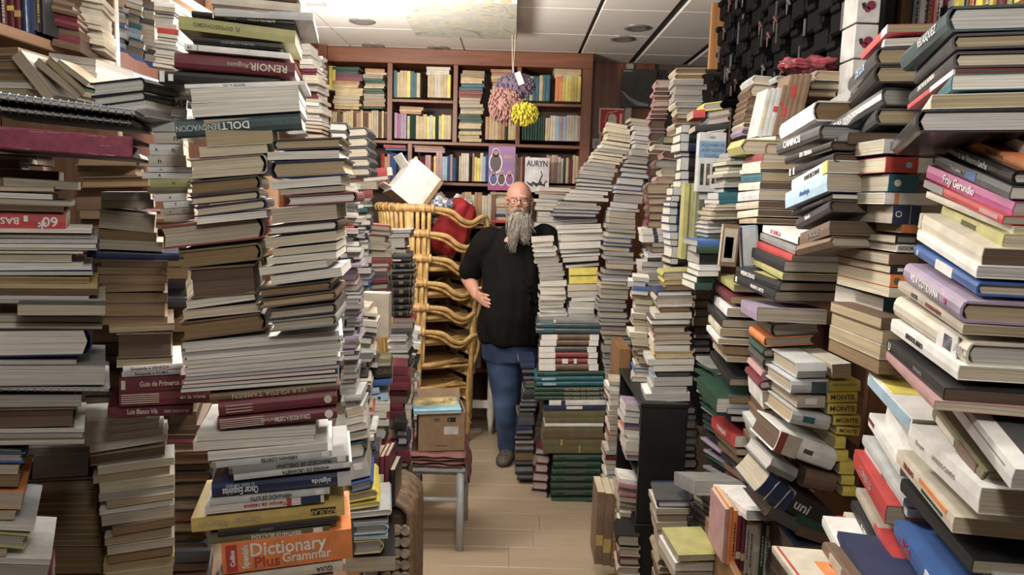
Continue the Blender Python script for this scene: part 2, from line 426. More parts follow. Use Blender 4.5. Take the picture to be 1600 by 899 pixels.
def build_books(NS=330, NU=200):
    st = sorted([b for b in BOOKS if b['kind'] == 'stack'], key=lambda b: -(b['px'] + (1e6 if b['marks'] and b['marks'] != 'RND' else 0)))
    sh = sorted([b for b in BOOKS if b['kind'] == 'shelf'], key=lambda b: -b['px'])
    indiv = set(id(b) for b in st[:NS]) | set(id(b) for b in sh[:NU])
    acc = {'stack': {}, 'shelf': {}}
    used = {}
    for bi, b in enumerate(BOOKS):
        hard = (b['typ'] in 'LRS' and b['c'] in 'nkmrdgzubaRi') or b['typ'] in 'LR'
        typ = b['typ']
        if typ in 'slrp': hard = False; typ = typ.upper()
        if typ == 'H': hard = True; typ = 'P'
        if typ == 'G': hard = True; typ = 'S'
        M = Matrix.Translation(b['O']) @ Matrix((b['X'], b['Y'], b['Z'])).transposed().to_4x4()
        lite = id(b) not in indiv
        cv, cf, pv, pf, uv = book_geo(b['w'], b['d'], b['t'], typ, hard, lite)
        if lite:
            A = acc[b['kind']]
            for vs_, fs, m, u in ((cv, cf, cover_mat(b['c']), None), (pv, pf, page_mat(b['pg']), uv)):
                e = A.setdefault(m.name, [m, [], [], []]); n = len(e[1])
                e[1] += [M @ Vector(v) for v in vs_]; e[2] += [tuple(n + i for i in f) for f in fs]; e[3] += u or [(0, 0)] * len(vs_)
            continue
        nm = b['word'] or ('magazine' if b['t'] < .0075 and typ == 'P' else 'hardback' if hard else 'paperback')
        root = bpy.data.objects.new(nm, None); COL.objects.link(root); root.empty_display_size = .03; root.matrix_world = M
        cn = NAMES[b['c']]; pn = PGN.get(b['pg'], 'beige')
        if b['kind'] == 'stack':
            form = {'S': 'book, spine out', 'P': 'book, %s page edges out' % pn, 'L': 'book, spine on left', 'R': 'book, spine on right'}[typ]
            lab = '%s %s, %s in %s' % (cn, form, ordinal(b['n']), b['stack'])
            grp = 'books in ' + b['stack']
        else:
            lab = '%s upright book, %s from left %s' % (cn, ordinal(b['n']), b['stack']); grp = 'upright books ' + b['stack']
        if nm == 'magazine': lab = lab.replace(' book', ' magazine')
        tag(root, lab, 'magazine' if nm == 'magazine' else 'book', grp)
        cvo = mesh_obj('cover', cv, cf, cover_mat(b['c'], hard and b['c'] in 'nkzdru'), root)
        mesh_obj('page_block', pv, pf, page_mat(b['pg']), root, uv)
        if b['marks']: put_marks(b, cvo, bi)
    for kind, nm, lab in (('stack', 'book_pile', 'remaining small and half-hidden books filling the stacks'), ('shelf', 'shelved_books', 'remaining narrow upright books on the bookcase shelves')):
        V = []; Fc = []; U = []; mi = []; ms = []
        for e in acc[kind].values():
            n = len(V); V += e[1]; Fc += [tuple(n + i for i in f) for f in e[2]]; U += e[3]; mi += [len(ms)] * len(e[2]); ms.append(e[0])
        if not V: continue
        o = mesh_obj(nm, V, Fc, ms[0], None, U)
        for m in ms[1:]: o.data.materials.append(m)
        for p, k in zip(o.data.polygons, mi): p.material_index = k
        tag(o, lab, 'books', None, 'stuff')
# ================================================================ the room
CEIL = 2.68; BX0, BX1 = -1.62, 1.62; YB = 5.72; YF = -1.2
W_RED = wood_mat('reddish_brown_wood', (.23, .075, .03), .42, 0)
W_REDV = wood_mat('reddish_brown_wood_upright', (.21, .068, .028), .42, 2)
W_ORANGE = wood_mat('orange_pine', (.50, .24, .09), .5, 2, .7)
W_BROWN = wood_mat('brown_shelf_wood', (.20, .095, .045), .5, 1)
M_BLK = mat('black_laminate', (.012, .012, .013), .35, 0, .1, 40)
M_WALL = mat('dark_wall_paint', (.10, .07, .055), .8)
def S(name, mb, m, parent=None):
    o = mb.build(name, m, parent)
    if not parent: o['kind'] = 'structure'
    return o
floor = S('floor', MB().box((BX0, YF, -.04), (BX1, YB, -.009)), mat('floor_joint', (.30, .23, .16), .6))
P_FL = wood_mat('pale_beech_laminate', (.40, .315, .225), .27, 0, .88)
rp_ = random.Random(4); yy = 2.0; rw = 0
while yy < YB - .05:
    xx = BX0 - rp_.uniform(0, 1.0)
    while xx < BX1:
        a, b_ = max(BX0, xx), min(BX1, xx + 1.28)
        if b_ - a > .02: MB().bev((a + .0006, yy + .0006, -.0095), (b_ - .0006, yy + .1914, 0), .0015).build('plank', P_FL, floor)
        xx += 1.28
    yy += .192; rw += 1
MB().box((BX0, YF, -.0095), (BX1, 2.0, 0)).build('near_floor', P_FL, floor)
ceil_ = S('ceiling', MB().box((BX0, YF, CEIL + .02), (BX1, YB, CEIL + .07)), mat('ceiling_groove', (.06, .055, .05), .8))
M_CP = mat('white_ceiling_panel', (.84, .80, .75), .55, 0, .02, 6)
gx = [BX0, -1.19, -.385, .43, .845, 1.25, BX1]
gy = [YF, -.25, .38, 1.01, 1.64, 2.27, 2.9, 3.53, 4.16, 4.79, 5.36, YB]
for i in range(len(gx) - 1):
    for j in range(len(gy) - 1):
        gl = .004 if i < 3 else .024
        gr = .004 if i < 2 else .024
        if i == 2: gr = .012
        if i == 3: gl = .012
        MB().bev((gx[i] + gl, gy[j] + .003, CEIL), (gx[i+1] - gr, gy[j+1] - .003, CEIL + .02), .003).build('panel', M_CP, ceil_)
S('wall_back', MB().box((BX0, YB, 0), (BX1, YB + .08, CEIL + .02)), M_WALL)
S('wall_left', MB().box((BX0 - .08, YF, 0), (BX0, YB, CEIL + .02)), M_WALL)
S('wall_right', MB().box((BX1, YF, 0), (BX1 + .08, YB, CEIL + .02)), M_WALL)
S('wall_behind', MB().box((BX0, YF - .08, 0), (BX1, YF, CEIL + .02)), M_WALL)
# ---- wood panelling on the back wall, right of the bookcase
YP = YB - .03
pw = S('trim_1', MB().box((.50, YP, 0), (1.02, YB, CEIL)), W_REDV)
for x0, x1, m in ((.505, .80, W_REDV), (.86, 1.02, W_REDV)):
    MB().bev((x0, YP - .02, 0), (x1, YP, CEIL - .01), .003).build('panel', m, pw)
MB().bev((.80, YP - .045, 0), (.86, YP, CEIL - .01), .008).build('post', mat('greyish_metal_post', (.42, .36, .32), .4, .3), pw)
S('trim_2', MB().box((1.02, YB - .35, 0), (BX1, YB, CEIL - .12)), mat('recess_block_black', (.015, .013, .012), .8))  # solid block in flat black standing in for the recess
# ---- ceiling fittings
def downlight(px, py):
    r = ray(px, py); k = (CEIL - CAMZ) / r.z; p = CAM + r * k
    o = empty('downlight', (p.x, p.y, CEIL), None, 'ceiling light', 'round recessed downlights in the white ceiling')
    rings = []
    for rr, z in ((.035, -.002), (.062, -.012), (.078, -.006), (.08, 0)):
        rings.append([(rr*math.cos(a*math.pi/12), rr*math.sin(a*math.pi/12), z) for a in range(24)])
    MB().loft(rings, False).build('rim', mat('grey_metal', (.35, .33, .31), .4, .5), o, True)
    MB().tube([(0, 0, -.003), (0, 0, -.001)], .05, 20).build('lens', mat('unlit_lens', (.30, .28, .26), .2), o)
    return o
for (px, py, s) in ((583, 71, 'left of the two dark downlights above the bookcase'), (685, 75, 'right of the two dark downlights above the bookcase'),
                    (995, 43, 'nearer of the two flat downlights right of the painting'), (972, 60, 'farther of the two flat downlights right of the painting'),
                    (566, 33, 'round downlight in the bright ceiling left of the painting')):
    downlight(px, py)['label'] = s
for (p_, pw_, cc_), nm in zip(LAMPS, ('glowing globe lamp behind the top of the left stacks', 'added globe lamp over the middle of the aisle, out of view', 'globe lamp hanging over the front of the aisle')):
    l2 = empty('ceiling_lamp', p_, nm, 'ceiling light')
    MB().tube([(0, 0, .11), (0, 0, CEIL - p_[2])], .006, 8).build('rod', mat('white_metal', (.7, .69, .67), .4), l2)
    MB().tube([(0, 0, CEIL - p_[2] - .015), (0, 0, CEIL - p_[2])], .05, 16).build('ceiling_plate', mat('white_metal', (.7, .69, .67), .4), l2)
    MB().tube([(0, 0, .10), (0, 0, .125)], .03, 12).build('socket', mat('white_metal', (.7, .69, .67), .4), l2)
sd = at(508, 17, 4.2)
o = empty('smoke_detector', (sd.x, 4.0, CEIL), 'white box fitting on the ceiling beside the glare', 'fitting')
MB().bev((-.07, -.06, -.05), (.07, .06, 0), .012).build('casing', mat('cream_plastic', (.68, .60, .52), .4), o)
MB().bev((-.05, -.04, -.058), (.05, .04, -.049), .004).build('grille', mat('grey_metal', (.35, .33, .31), .4, .5), o)
# painting fixed under the ceiling
pt = empty('painting', (-.325, 4.27, CEIL), 'pale unframed canvas painting hung flat under the ceiling', 'painting')
m, N, L, P = nt('pale_swirled_paint'); P.inputs['Roughness'].default_value = .6
tc = N.new('ShaderNodeTexCoord'); no = N.new('ShaderNodeTexNoise'); no.inputs['Scale'].default_value = 5; no.inputs['Distortion'].default_value = 2.2; no.inputs['Detail'].default_value = 5
rp = N.new('ShaderNodeValToRGB'); L.new(tc.outputs['Object'], no.inputs['Vector']); L.new(no.outputs['Fac'], rp.inputs[0]); L.new(rp.outputs[0], P.inputs['Base Color'])
e = rp.color_ramp.elements; e[0].position = .33; e[0].color = (.24, .25, .24, 1); e[1].position = .68; e[1].color = (.60, .46, .22, 1)
q = e.new(.45); q.color = (.52, .48, .36, 1); q = e.new(.56); q.color = (.36, .39, .40, 1)
MB().bev((-.31, -.42, -.062), (.31, .42, -.03), .003).build('canvas', m, pt)
for y in (-.39, .37): MB().box((-.28, y, -.031), (.28, y + .02, 0)).build('batten', W_ORANGE, pt)
for k in range(7): MB().box((-.311 + k*.089, -.4215, -.061), (-.311 + k*.089 + .055, -.4195, -.031)).build('edge_paint', mat('ochre_paint', (.30 + .05*(k % 3), .27, .20), .7), pt)

# ---- bookcase across the back wall
YC = 5.36; DC = YB - YC
bc = tag(bpy.data.objects.new('bookcase', None), 'built-in reddish-brown wooden bookcase filling the back wall', 'bookcase'); COL.objects.link(bc)
def wxz(px, py, D=YC): p = at(px, py, D); return p.x, p.z
X_L = wxz(500, 150)[0]; X_R = wxz(925, 150)[0]
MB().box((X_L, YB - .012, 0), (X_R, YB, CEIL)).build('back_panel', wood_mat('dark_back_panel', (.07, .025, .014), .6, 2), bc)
zf = wxz(700, 101)[1]
MB().bev((X_L, YC, zf), (X_R, YB - .012, CEIL - .005), .003).build('frieze', W_RED, bc)
zm = wxz(700, 157)[1]; zl = wxz(700, 222)[1]; zk = wxz(700, 285)[1]; zj = wxz(720, 352)[1]
levels = [zl, zk, zj, zj - .36, zj - .72, zj - 1.06]
stiles = [(500, 512, 0), (605, 613, 0), (708, 715, 0), (807, 814, 0), (909, 925, 0)]
for a, b_, _ in stiles:
    xa, xb = wxz(a, 150)[0], wxz(b_, 150)[0]
    MB().bev((xa, YC, zl), (xb, YB - .012, zf), .002).build('stile', W_REDV, bc)
for a, b_ in ((500, 512), (638, 645), (772, 779), (909, 925)):
    xa, xb = wxz(a, 150)[0], wxz(b_, 150)[0]
    MB().bev((xa, YC, 0), (xb, YB - .012, zl - .012), .002).build('stile', W_REDV, bc)
for z in levels:
    if z > .1: MB().bev((X_L + .002, YC - .004, z - .022), (X_R - .002, YB - .013, z), .002).build('shelf', W_RED, bc)
for a, b_ in ((613, 708), (814, 909)):
    xa, xb = wxz(a, 150)[0], wxz(b_, 150)[0]
    MB().bev((xa, YC + .002, zm - .02), (xb, YB - .013, zm), .002).build('shelf', W_RED, bc)
xa, xb = wxz(512, 150)[0], wxz(605, 150)[0]; z1 = wxz(560, 172)[1]
MB().bev((xa, YC + .05, z1 - .016), (xb, YB - .013, z1), .002).build('shelf', W_RED, bc)
# side cabinet between the left wall and the bookcase
sc_ = tag(bpy.data.objects.new('side_cabinet', None), 'narrow reddish-brown shelf cabinet in the back left corner', 'bookcase'); COL.objects.link(sc_)
MB().box((BX0 + .005, 4.5, 0), (-1.40, 4.53, CEIL - .005)).build('side_panel', W_REDV, sc_)
MB().box((BX0 + .005, 5.33, 0), (-1.345, YB - .005, CEIL - .005)).build('side_panel', W_REDV, sc_)
MB().box((BX0 + .001, 4.53, 0), (BX0 + .012, 5.33, CEIL - .005)).build('back_panel', W_REDV, sc_)
for z in (.6, 1.0, 1.4, 1.78, 2.12, 2.44, CEIL - .03): MB().bev((BX0 + .012, 4.53, z), (-1.40, 5.33, z + .024), .002).build('shelf', W_RED, sc_)
# ---- open shelves along the left wall (above the near stacks)
lb = tag(bpy.data.objects.new('wall_shelving', None), 'brown wooden shelving along the left wall', 'bookcase'); COL.objects.link(lb)
XS = -1.24
W_MID = wood_mat('mid_brown_shelf', (.26, .15, .085), .55, 1)
for z in (.55, 1.35, 2.03, 2.36): MB().bev((BX0 + .015, .9, z - .028), (XS, 2.34, z), .003).build('shelf', W_MID, lb)
for y in (.88, 2.34): MB().bev((BX0 + .015, y, 0), (XS, y + .028, CEIL - .02), .003).build('upright', wood_mat('mid_brown_upright', (.24, .14, .08), .55, 2), lb)
MB().box((BX0 + .003, .9, 0), (BX0 + .014, 4.45, CEIL - .02)).build('back_panel', wood_mat('dark_back_panel', (.07, .025, .014), .6, 2), lb)  # dark tone put in so gaps between the left stacks look shaded
for z in (.55, 1.35, 2.36): MB().bev((BX0 + .015, 2.37, z - .028), (XS, 3.9, z), .003).build('shelf', W_MID, lb)
MB().bev((BX0 + .015, 2.37, 2.0), (XS - .02, 3.2, 2.025), .003).build('blue_shelf', mat('blue_painted_board', (.05, .10, .26), .5), lb)['label'] = 'blue painted shelf board'
MB().bev((BX0 + .015, 3.9, 0), (XS, 3.93, CEIL - .02), .003).build('upright', wood_mat('mid_brown_upright', (.24, .14, .08), .55, 2), lb)
# ---- shelving along the right wall
rb = tag(bpy.data.objects.new('wall_shelving', None), 'brown wooden shelving along the right wall behind the near stacks', 'bookcase'); COL.objects.link(rb)
XR = 1.30
for z in (.40, .80, 1.20, 1.60, 1.9, 2.2): MB().bev((XR, .6, z - .028), (BX1 - .015, 4.6, z), .003).build('shelf', W_BROWN, rb)
for y in (.57, 2.62, 4.6): MB().bev((XR, y, 0), (BX1 - .015, y + .028, CEIL - .02), .003).build('upright', wood_mat('brown_upright', (.20, .095, .045), .55, 2), rb)
MB().box((BX1 - .014, .6, 0), (BX1 - .003, 4.6, CEIL - .02)).build('back_panel', wood_mat('dark_back_panel', (.07, .025, .014), .6, 2), rb)  # panel coloured dark to give darkness behind the near right stacks
# ---- black rack of plastic holders high on the right
XK = 1.02
rk = tag(bpy.data.objects.new('display_rack', None), 'black plastic display rack of staggered holders high on the right', 'rack'); COL.objects.link(rk)
M_PL = mat('black_plastic', (.0035, .0035, .004), .6, 0, .2, 60); M_GT = mat('dim_grey_card', (.10, .095, .095), .6); M_RD = mat('reddish_card', (.12, .05, .05), .6)
M_PL.node_tree.nodes['Principled BSDF'].inputs['Specular IOR Level'].default_value = .12
MB().box((XK + .10, 2.36, 2.02), (XK + .13, 3.95, CEIL - .01)).build('back_panel', M_PL, rk)
pe = at(1103, 100, 3.95)
MB().bev((.985, 3.95, 2.345), (XK + .22, 3.975, CEIL - .005), .003).build('end_panel', W_ORANGE, rk)['label'] = 'orange pine end panel'
rr = random.Random(11)
for i in range(13):
    for j in range(6):
        y = 2.46 + i * .122 + (j % 2) * .03; z = 2.63 - j * .125 - (i % 3) * .035
        if z < 1.98 + .2 * (y - 2.1) / 1.9: continue
        dx = rr.uniform(-.012, .012)
        m = MB(); m.bev((XK + dx, y - .052, z - .045), (XK + .10, y + .052, z + .03), .008)
        m.bev((XK + dx - .012, y - .03, z + .022), (XK + .06, y + .03, z + .05), .006)
        m.bev((XK + dx + .01, y - .07, z - .03), (XK + .09, y - .05, z + .012), .004)
        m.build('holder', M_PL, rk)
        if rr.random() < .42:
            h = rr.uniform(.03, .075); a = rr.choice((-.062, .058))
            MB().box((XK + dx - .004, y + a, z - h), (XK + dx + .001, y + a + rr.choice((.006, .012, .02)), z + rr.uniform(.01, .05))).build('label_strip', M_GT, rk)
        if rr.random() < .32:
            p0 = Vector((XK + dx - .006, y + .05, z + .02))
            MB().tube([p0, p0 + Vector((-.006, .012, .02)), p0 + Vector((0, .03, .01)), p0 + Vector((.0, .035, -.03))], [.004, .008, .006, .002], 6).build('tag_tie', rr.choice((M_RD, M_GT, M_GT)), rk)
# ---- low bases that carry the near stacks (below the frame)
for nm, x0, x1, y0, y1, z, lab in (('display_table', -1.22, -.40, .95, 2.0, .60, 'low brown wooden table carrying the near left stacks'),
                                   ('display_table', .60, 1.28, .66, 1.96, .45, 'low brown wooden table carrying the near right stacks')):
    t_ = tag(bpy.data.objects.new(nm, None), lab, 'table'); COL.objects.link(t_)
    MB().bev((x0, y0, z - .03), (x1, y1, z), .004).build('tabletop', W_BROWN, t_)
    for x in (x0 + .02, x1 - .07):
        for y in (y0 + .02, y1 - .07): MB().bev((x, y, 0), (x + .05, y + .05, z - .03), .004).build('leg', W_BROWN, t_)
# ================================================================ the stacks nearest the camera, left
TL = .60
stack('the front left stack', 1.30, 14, .19, '''
318 188 423 183 41 p c t
310 230 417 223 16 p q c
292 248 417 239 32 R q c
293 284 407 273 22 R d f
293 308 405 297 14 R k c
301 324 416 310 16 R n c
306 340 416 329 11 p w w
248 354 412 337 36 R R q d=.22
278 393 408 379 27 R i f
294 420 397 413 48 H b b
290 471 397 456 13 p q w
285 486 406 474 14 p q c
279 505 416 488 29 R b f
284 538 530 517 7 p l w D=1.29
289 545 536 524 6 p w w D=1.29
283 551 528 530 7 p l a D=1.29
291 558 534 537 6 p w w D=1.29
286 564 531 543 7 p l w D=1.29
292 571 527 550 6 p q w D=1.29
287 577 532 557 7 p w w D=1.29
290 584 526 564 6 p a w D=1.29
288 590 530 570 6 p u l D=1.29
286 596 524 577 6 p r w D=1.29
284 602 529 584 6 p n w D=1.29
282 608 526 590 7 p g w D=1.29
327 617 531 598 12 S b f |~Y LA IGLESIA TAMBIEN@.45:.7#t
340 629 526 611 25 S m f |[.06:.28:.3:.34#c/[.06:.28:.5:.54#c/[.06:.28:.7:.74#c/!.92:.5#c
339 655 526 637 19 S m f |~CON LA NOCHE A CUESTAS@.62:.42:.5:.3#w/~Manuel Ferrand@.43:.34:.5:.14#c/[.02:.38:.12:.17#c/[.02:.38:.29:.34#c/[.02:.38:.46:.51#c/[.02:.38:.63:.68#c/[.02:.38:.8:.85#c/!.93:.7#w
307 677 493 667 13 p w w
301 691 491 678 15 p c w
324 709 512 692 12 p w w
331 723 519 704 10 s l q |~HERNAN CORTES@.55:.6:.5:.3#k/[.91:.97:.1:.9#w/[0:.03#a
357 733 545 712 10 s a q |~FRANCISCO DE ORELLANA@.62:.65:.5:.46#k/[.9:.97:.1:.9#w/[0:.03#d
365 743 550 722 9 s l q |~ANDRES DE URDANETA@.6:.65:.5:.4#k/[.92:.98:.1:.9#w
330 756 548 736 25 S n c |~Oscar Esquivias@.2:.5:.62:.25#w/~El suelo bendito@.2:.3:.3:.2#s/~algaida@.78:.34#w/[.9:1#l
328 781 515 763 10 s l q |~HERNANDO DE SOTO@.5:.65:.5:.35#k/[.88:.95:.1:.9#w
320 792 506 773 13 p w w |~Tiempo de relatos@.5:.5#r/[.8:.97#n/[.68:.72#r
298 811 538 785 23 s x q |~Carmen Alborch@.25:.45#t/[.77:.94:.25:.72#k/~AGUILAR@.855:.34#x
340 832 526 810 9 S k a |~CIUDAD@.4:.45#a
326 841 515 822 11 s i q |~SEBASTIAN DE BELALCAZAR@.55:.62:.5:.42#w/[.86:.94:.1:.9#w
345 852 549 827 50 s o q |Dictionary@.50:.46:.32:.58#w/Plus@.335:.37:.74:.2#r/Grammar@.64:.32:.70:.38#w/[.03:.115:.06:.94#r/%Spanish@.175:.26:.86#w/%Collins@.08:.19:.6#w
340 904 535 877 16 s c c |~GUIA@.85:.5#k
330 921 520 896 22 S b f
''', sup=TL)
stack('the stack under the volume RENOIR', 1.30, 7, .17, '''
424 218 534 214 17 L d t
417 238 530 235 12 p w w
420 253 541 247 27 L n t
423 283 532 275 13 p w w
437 297 540 290 8 p q q
446 306 558 299 17 R m w
423 326 525 318 24 p c q
416 353 528 343 16 R k w
413 373 525 361 15 p l c
425 390 525 380 11 p l c
416 403 525 393 11 p c w
404 419 510 406 12 p c w
422 432 533 418 14 p l w
400 451 518 438 15 R d f
404 469 525 454 14 R b t
418 485 525 473 16 R d q
420 502 526 491 18 R a q
''')
stack('the top left stack', 1.29, 12, .17, '''
335 -22 465 -10 14 S b f
330 -8 470 6 13 s c c
333 6 458 18 7 S b f |~HISTORIA@.6:.5#t
335 12 489 20 12 s l l d=.2
299 16 460 31 9 S k q |~INTRODUCCION A LA POESIA@.56:.6:.5:.5#w/[.2:.215#w
279 24 462 48 20 S j q |~EL EXPRESIONISMO@.32:.3#i
301 57 441 68 10 S k q |~TEATRO_COMPLETO@.5:.4#a
288 68 453 83 9 S w q |~19@.05:.6#k/[.12:.125#k
272 80 461 97 25 G m c |~RENOIR@.78:.48#c/~Auguste@.52:.3#t
247 108 437 121 21 S k f |[.01:.05:.1:.9#w/[.08:.12:.3:.8#w
288 132 477 126 6 s w l |~MARTES AL SOL@.4:.6#a
297 139 466 132 22 p w w
298 163 467 153 20 p w w
271 187 469 174 29 G z c |~RENOVACION@.18:.34#l/~DOLTI@.46:.42#w
''')
stack('the white-spined column at far left', 1.42, 20, .15, '''
140 130 226 120 22 R k w D=1.38 Y=-12
142 152 226 141 15 R k w D=1.38 Y=-12
150 168 226 157 12 p w w D=1.38 Y=-12
160 181 228 170 12 p w a D=1.38 Y=-12
227 145 292 155 18 s q q |NOVELAS@.5:.6#k
248 168 292 172 12 s w w |[.3:.34#k
236 183 290 184 22 s l a
240 207 285 207 17 s c c |n@.75:.6#k
233 225 286 226 17 s w c |n@.7:.5#k/A@.2:.3#k
231 243 290 243 17 s c c |n@.3:.5#k
230 261 300 261 8 s w c |n@.3:.6#k
221 270 300 270 9 s w c |4@.35:.6#k
233 280 296 279 13 s j c |n@.6:.5#k
230 294 292 293 9 s i c
240 304 290 302 11 s w c |n@.5:.5#k
255 316 302 313 10 s w c |7@.4:.5#k
250 327 302 324 9 s q c |n@.3:.5#k/11@.7:.5#k
256 337 303 334 9 s q c
''')
stack('the brown folder stack', 1.50, 25, .2, '''
157 300 235 300 12 p l l
157 312 240 312 14 p a q
156 327 243 336 29 p q q
153 358 245 364 15 p b f
155 374 255 379 15 p q q
136 390 280 395 15 G n n
158 406 262 408 10 p b b
152 417 258 417 12 p b f
153 430 262 429 14 p b f
158 445 258 443 12 p B f
153 458 262 458 16 p b f
160 475 258 475 20 p b f
158 496 262 495 12 p B f
170 509 272 505 12 p B t
182 522 270 520 40 H b b
182 563 270 560 12 p c t
192 574 285 568 8 s w w |Escapada a VENEZIA@.45:.6:.5:.7#m
190 582 283 577 8 s l w |Escapada a ROMA@.5:.6:.5:.6#m
186 591 340 584 24 s m q |Guia de Primeros Auxilios@.5:.36:.5:.6#c/[.02:.06:.2:.8#c
186 615 338 608 22 s m q |[.02:.4:.15:.2#c/[.02:.4:.3:.35#c/[.02:.4:.45:.5#c/[.02:.4:.6:.65#c/[.02:.4:.75:.8#c/en la nieve@.75:.3#c
168 637 302 633 17 s m q |Luis Blanco Vila@.4:.5:.5:.35#w/con nosotros@.8:.4:.5:.3#c
''')
stack('the curved cream paperback stack', 1.62, 24, .15, '''
123 659 228 652 15 p w w
128 672 248 658 13 p w w
133 685 254 669 13 p w w
139 697 260 678 12 p w w
140 713 256 697 16 p t b
152 730 272 715 13 p w c
145 744 265 730 13 p t t
155 757 272 742 17 p c c
154 775 272 759 10 p c a
166 786 272 770 10 p t t
155 797 272 781 9 p w w
158 807 270 791 17 p q q
175 825 272 809 14 p b f
163 840 268 825 14 p c t
167 855 272 840 14 p q q
168 870 270 855 13 p b f
161 884 272 869 14 p x t
165 898 270 884 16 p t t
163 914 268 900 18 p t t
''', sup=TL)
stack('the rough-cut stack at far left', 1.72, 29, .16, '''
40 701 140 699 11 p a a
52 713 140 709 37 p a a
43 750 145 745 4 p d d
48 755 148 752 14 p q q
55 770 150 768 9 p t f
54 779 148 777 9 p f f
57 788 152 786 10 p t f
55 798 150 797 9 p t f
58 807 154 806 10 p f f
60 817 153 816 9 p t f
58 826 155 826 10 p t f
61 836 157 836 9 p f f
60 845 158 845 9 p t f
62 855 160 855 18 p b f
82 874 163 874 24 p B f
80 899 165 899 20 p b f
''', sup=TL)
stack('the tall folder stack at left edge', 1.22, 29, .2, '''
-40 240 45 246 8 p a q D=1.3
-30 250 30 250 14 p b b D=1.3
-20 262 92 268 15 p a b D=1.3
5 277 122 284 14 p B B D=1.28
-40 290 84 292 8 p B B
-50 299 82 304 8 p w w
-50 307 112 314 10 p d d
-40 318 100 322 10 p i b
-60 329 103 334 27 s r r |~60@.84:.62#w/~*@.76:.8#w/~BASF@.42:.42#w/[.58:.62:.2:.55#w
-40 357 143 359 6 p w w
-60 364 146 366 8 p k d
-60 373 152 374 7 p s l
-60 381 150 382 6 p w w
-60 387 152 388 4 p n u
-60 392 130 393 4 p j w
-70 396 112 398 13 p l q
-60 411 130 412 6 p w w
-60 418 143 417 5 p w w
-60 424 145 424 7 p u l
-60 432 140 434 9 p x f
-60 442 152 444 8 p x t
-60 451 155 452 10 p b b
-60 462 139 463 5 p w l
-60 468 165 468 6 p q a
27 475 165 476 19 p d d
-60 495 162 496 8 p q a
-60 504 160 506 9 p j l
-60 514 145 513 47 R n w d=.24
-60 562 120 562 9 p d l
-60 571 165 571 34 p a l
''')
stack('the lower stack at left edge', 1.24, 29, .2, '''
-40 618 128 617 20 p a a
-40 640 118 637 31 H b b
-40 671 132 670 6 p w l
-40 678 130 677 10 p a a
-20 688 133 686 9 p i l
-40 699 38 702 6 L g g
-40 706 40 707 18 L u a
-40 727 30 728 14 p q q
-40 742 32 742 20 p b f
-40 766 38 768 30 p o q
-40 799 25 799 14 p q q
-40 813 55 818 14 p l w
-40 829 46 836 24 L j a
-40 857 12 857 14 p i q
-40 870 80 874 10 p w l
-40 881 78 884 20 p a a
''', sup=TL)
stack('the shelf pile under the left wall shelf', 1.6, 0, .16, '''
-40 76 28 74 10 p t f
-40 87 30 85 9 p q b
-40 97 35 96 9 p f f
-40 106 45 106 9 p t b
-40 116 46 117 10 p q f
-40 127 50 129 9 p w w
-40 137 40 139 9 p j q
76 82 150 92 12 p q l D=1.65
95 96 150 104 9 p w w D=1.65
118 108 152 114 9 p w w D=1.65
''')
# ---- right of the near left stacks: towards the aisle
stack('the grey ledger stack beside the left pile', 2.15, 8, .18, '''
513 190 546 192 14 R d l
515 205 546 206 14 R d l
514 220 548 221 13 R d l
512 234 545 234 13 R d a
542 200 576 198 14 R d s Y=4
541 215 577 213 15 R d s Y=4
541 231 578 229 16 R d s Y=4
540 247 580 246 14 R d j Y=4
541 262 580 261 13 R d i Y=4
''')
stack('the colourful stack left of the hamper', 1.95, 10, .2, '''
540 640 566 634 14 p w c
537 655 566 648 12 p l w
540 668 572 660 10 p q w
520 682 575 672 13 p a w
535 697 572 690 24 R z w
524 723 572 712 34 s l q |[.55:.8:.3:.6#w
545 758 582 748 14 R u a
533 775 590 764 14 R y y
531 792 594 783 8 R y w
540 803 612 796 9 R l w
552 816 606 812 6 p d l
553 822 607 818 16 R s a
553 840 606 837 5 p s l
553 847 600 843 22 R j a
540 872 618 868 26 p k d
''', sup=TL)

pile('the added dark stack behind the brown folders', 1.85, .35, .2, [(118, 238), (126, 400), (132, 620), (128, 660)], (110, 110), (12, 22), (0, 0), 'kbdmnb', 'fbft', 'RpsH', seed=90, jit=6, sup=0)  # added filler stacks, dark covers chosen to darken the gaps at left
pile('the added dark stack behind the front pile', 1.78, .3, .2, [(212, 330), (222, 500), (230, 640), (262, 700), (262, 890)], (84, 70), (12, 20), (0, -.03), 'bkdbmb', 'fbtf', 'RpsH', seed=91, jit=5, sup=0)
pile('the added dark stack at far left', 1.95, .4, .2, [(-60, 225), (-60, 300)], (130, 130), (12, 22), (0, 0), 'kbdb', 'fbf', 'pH', seed=92, jit=6, sup=0)
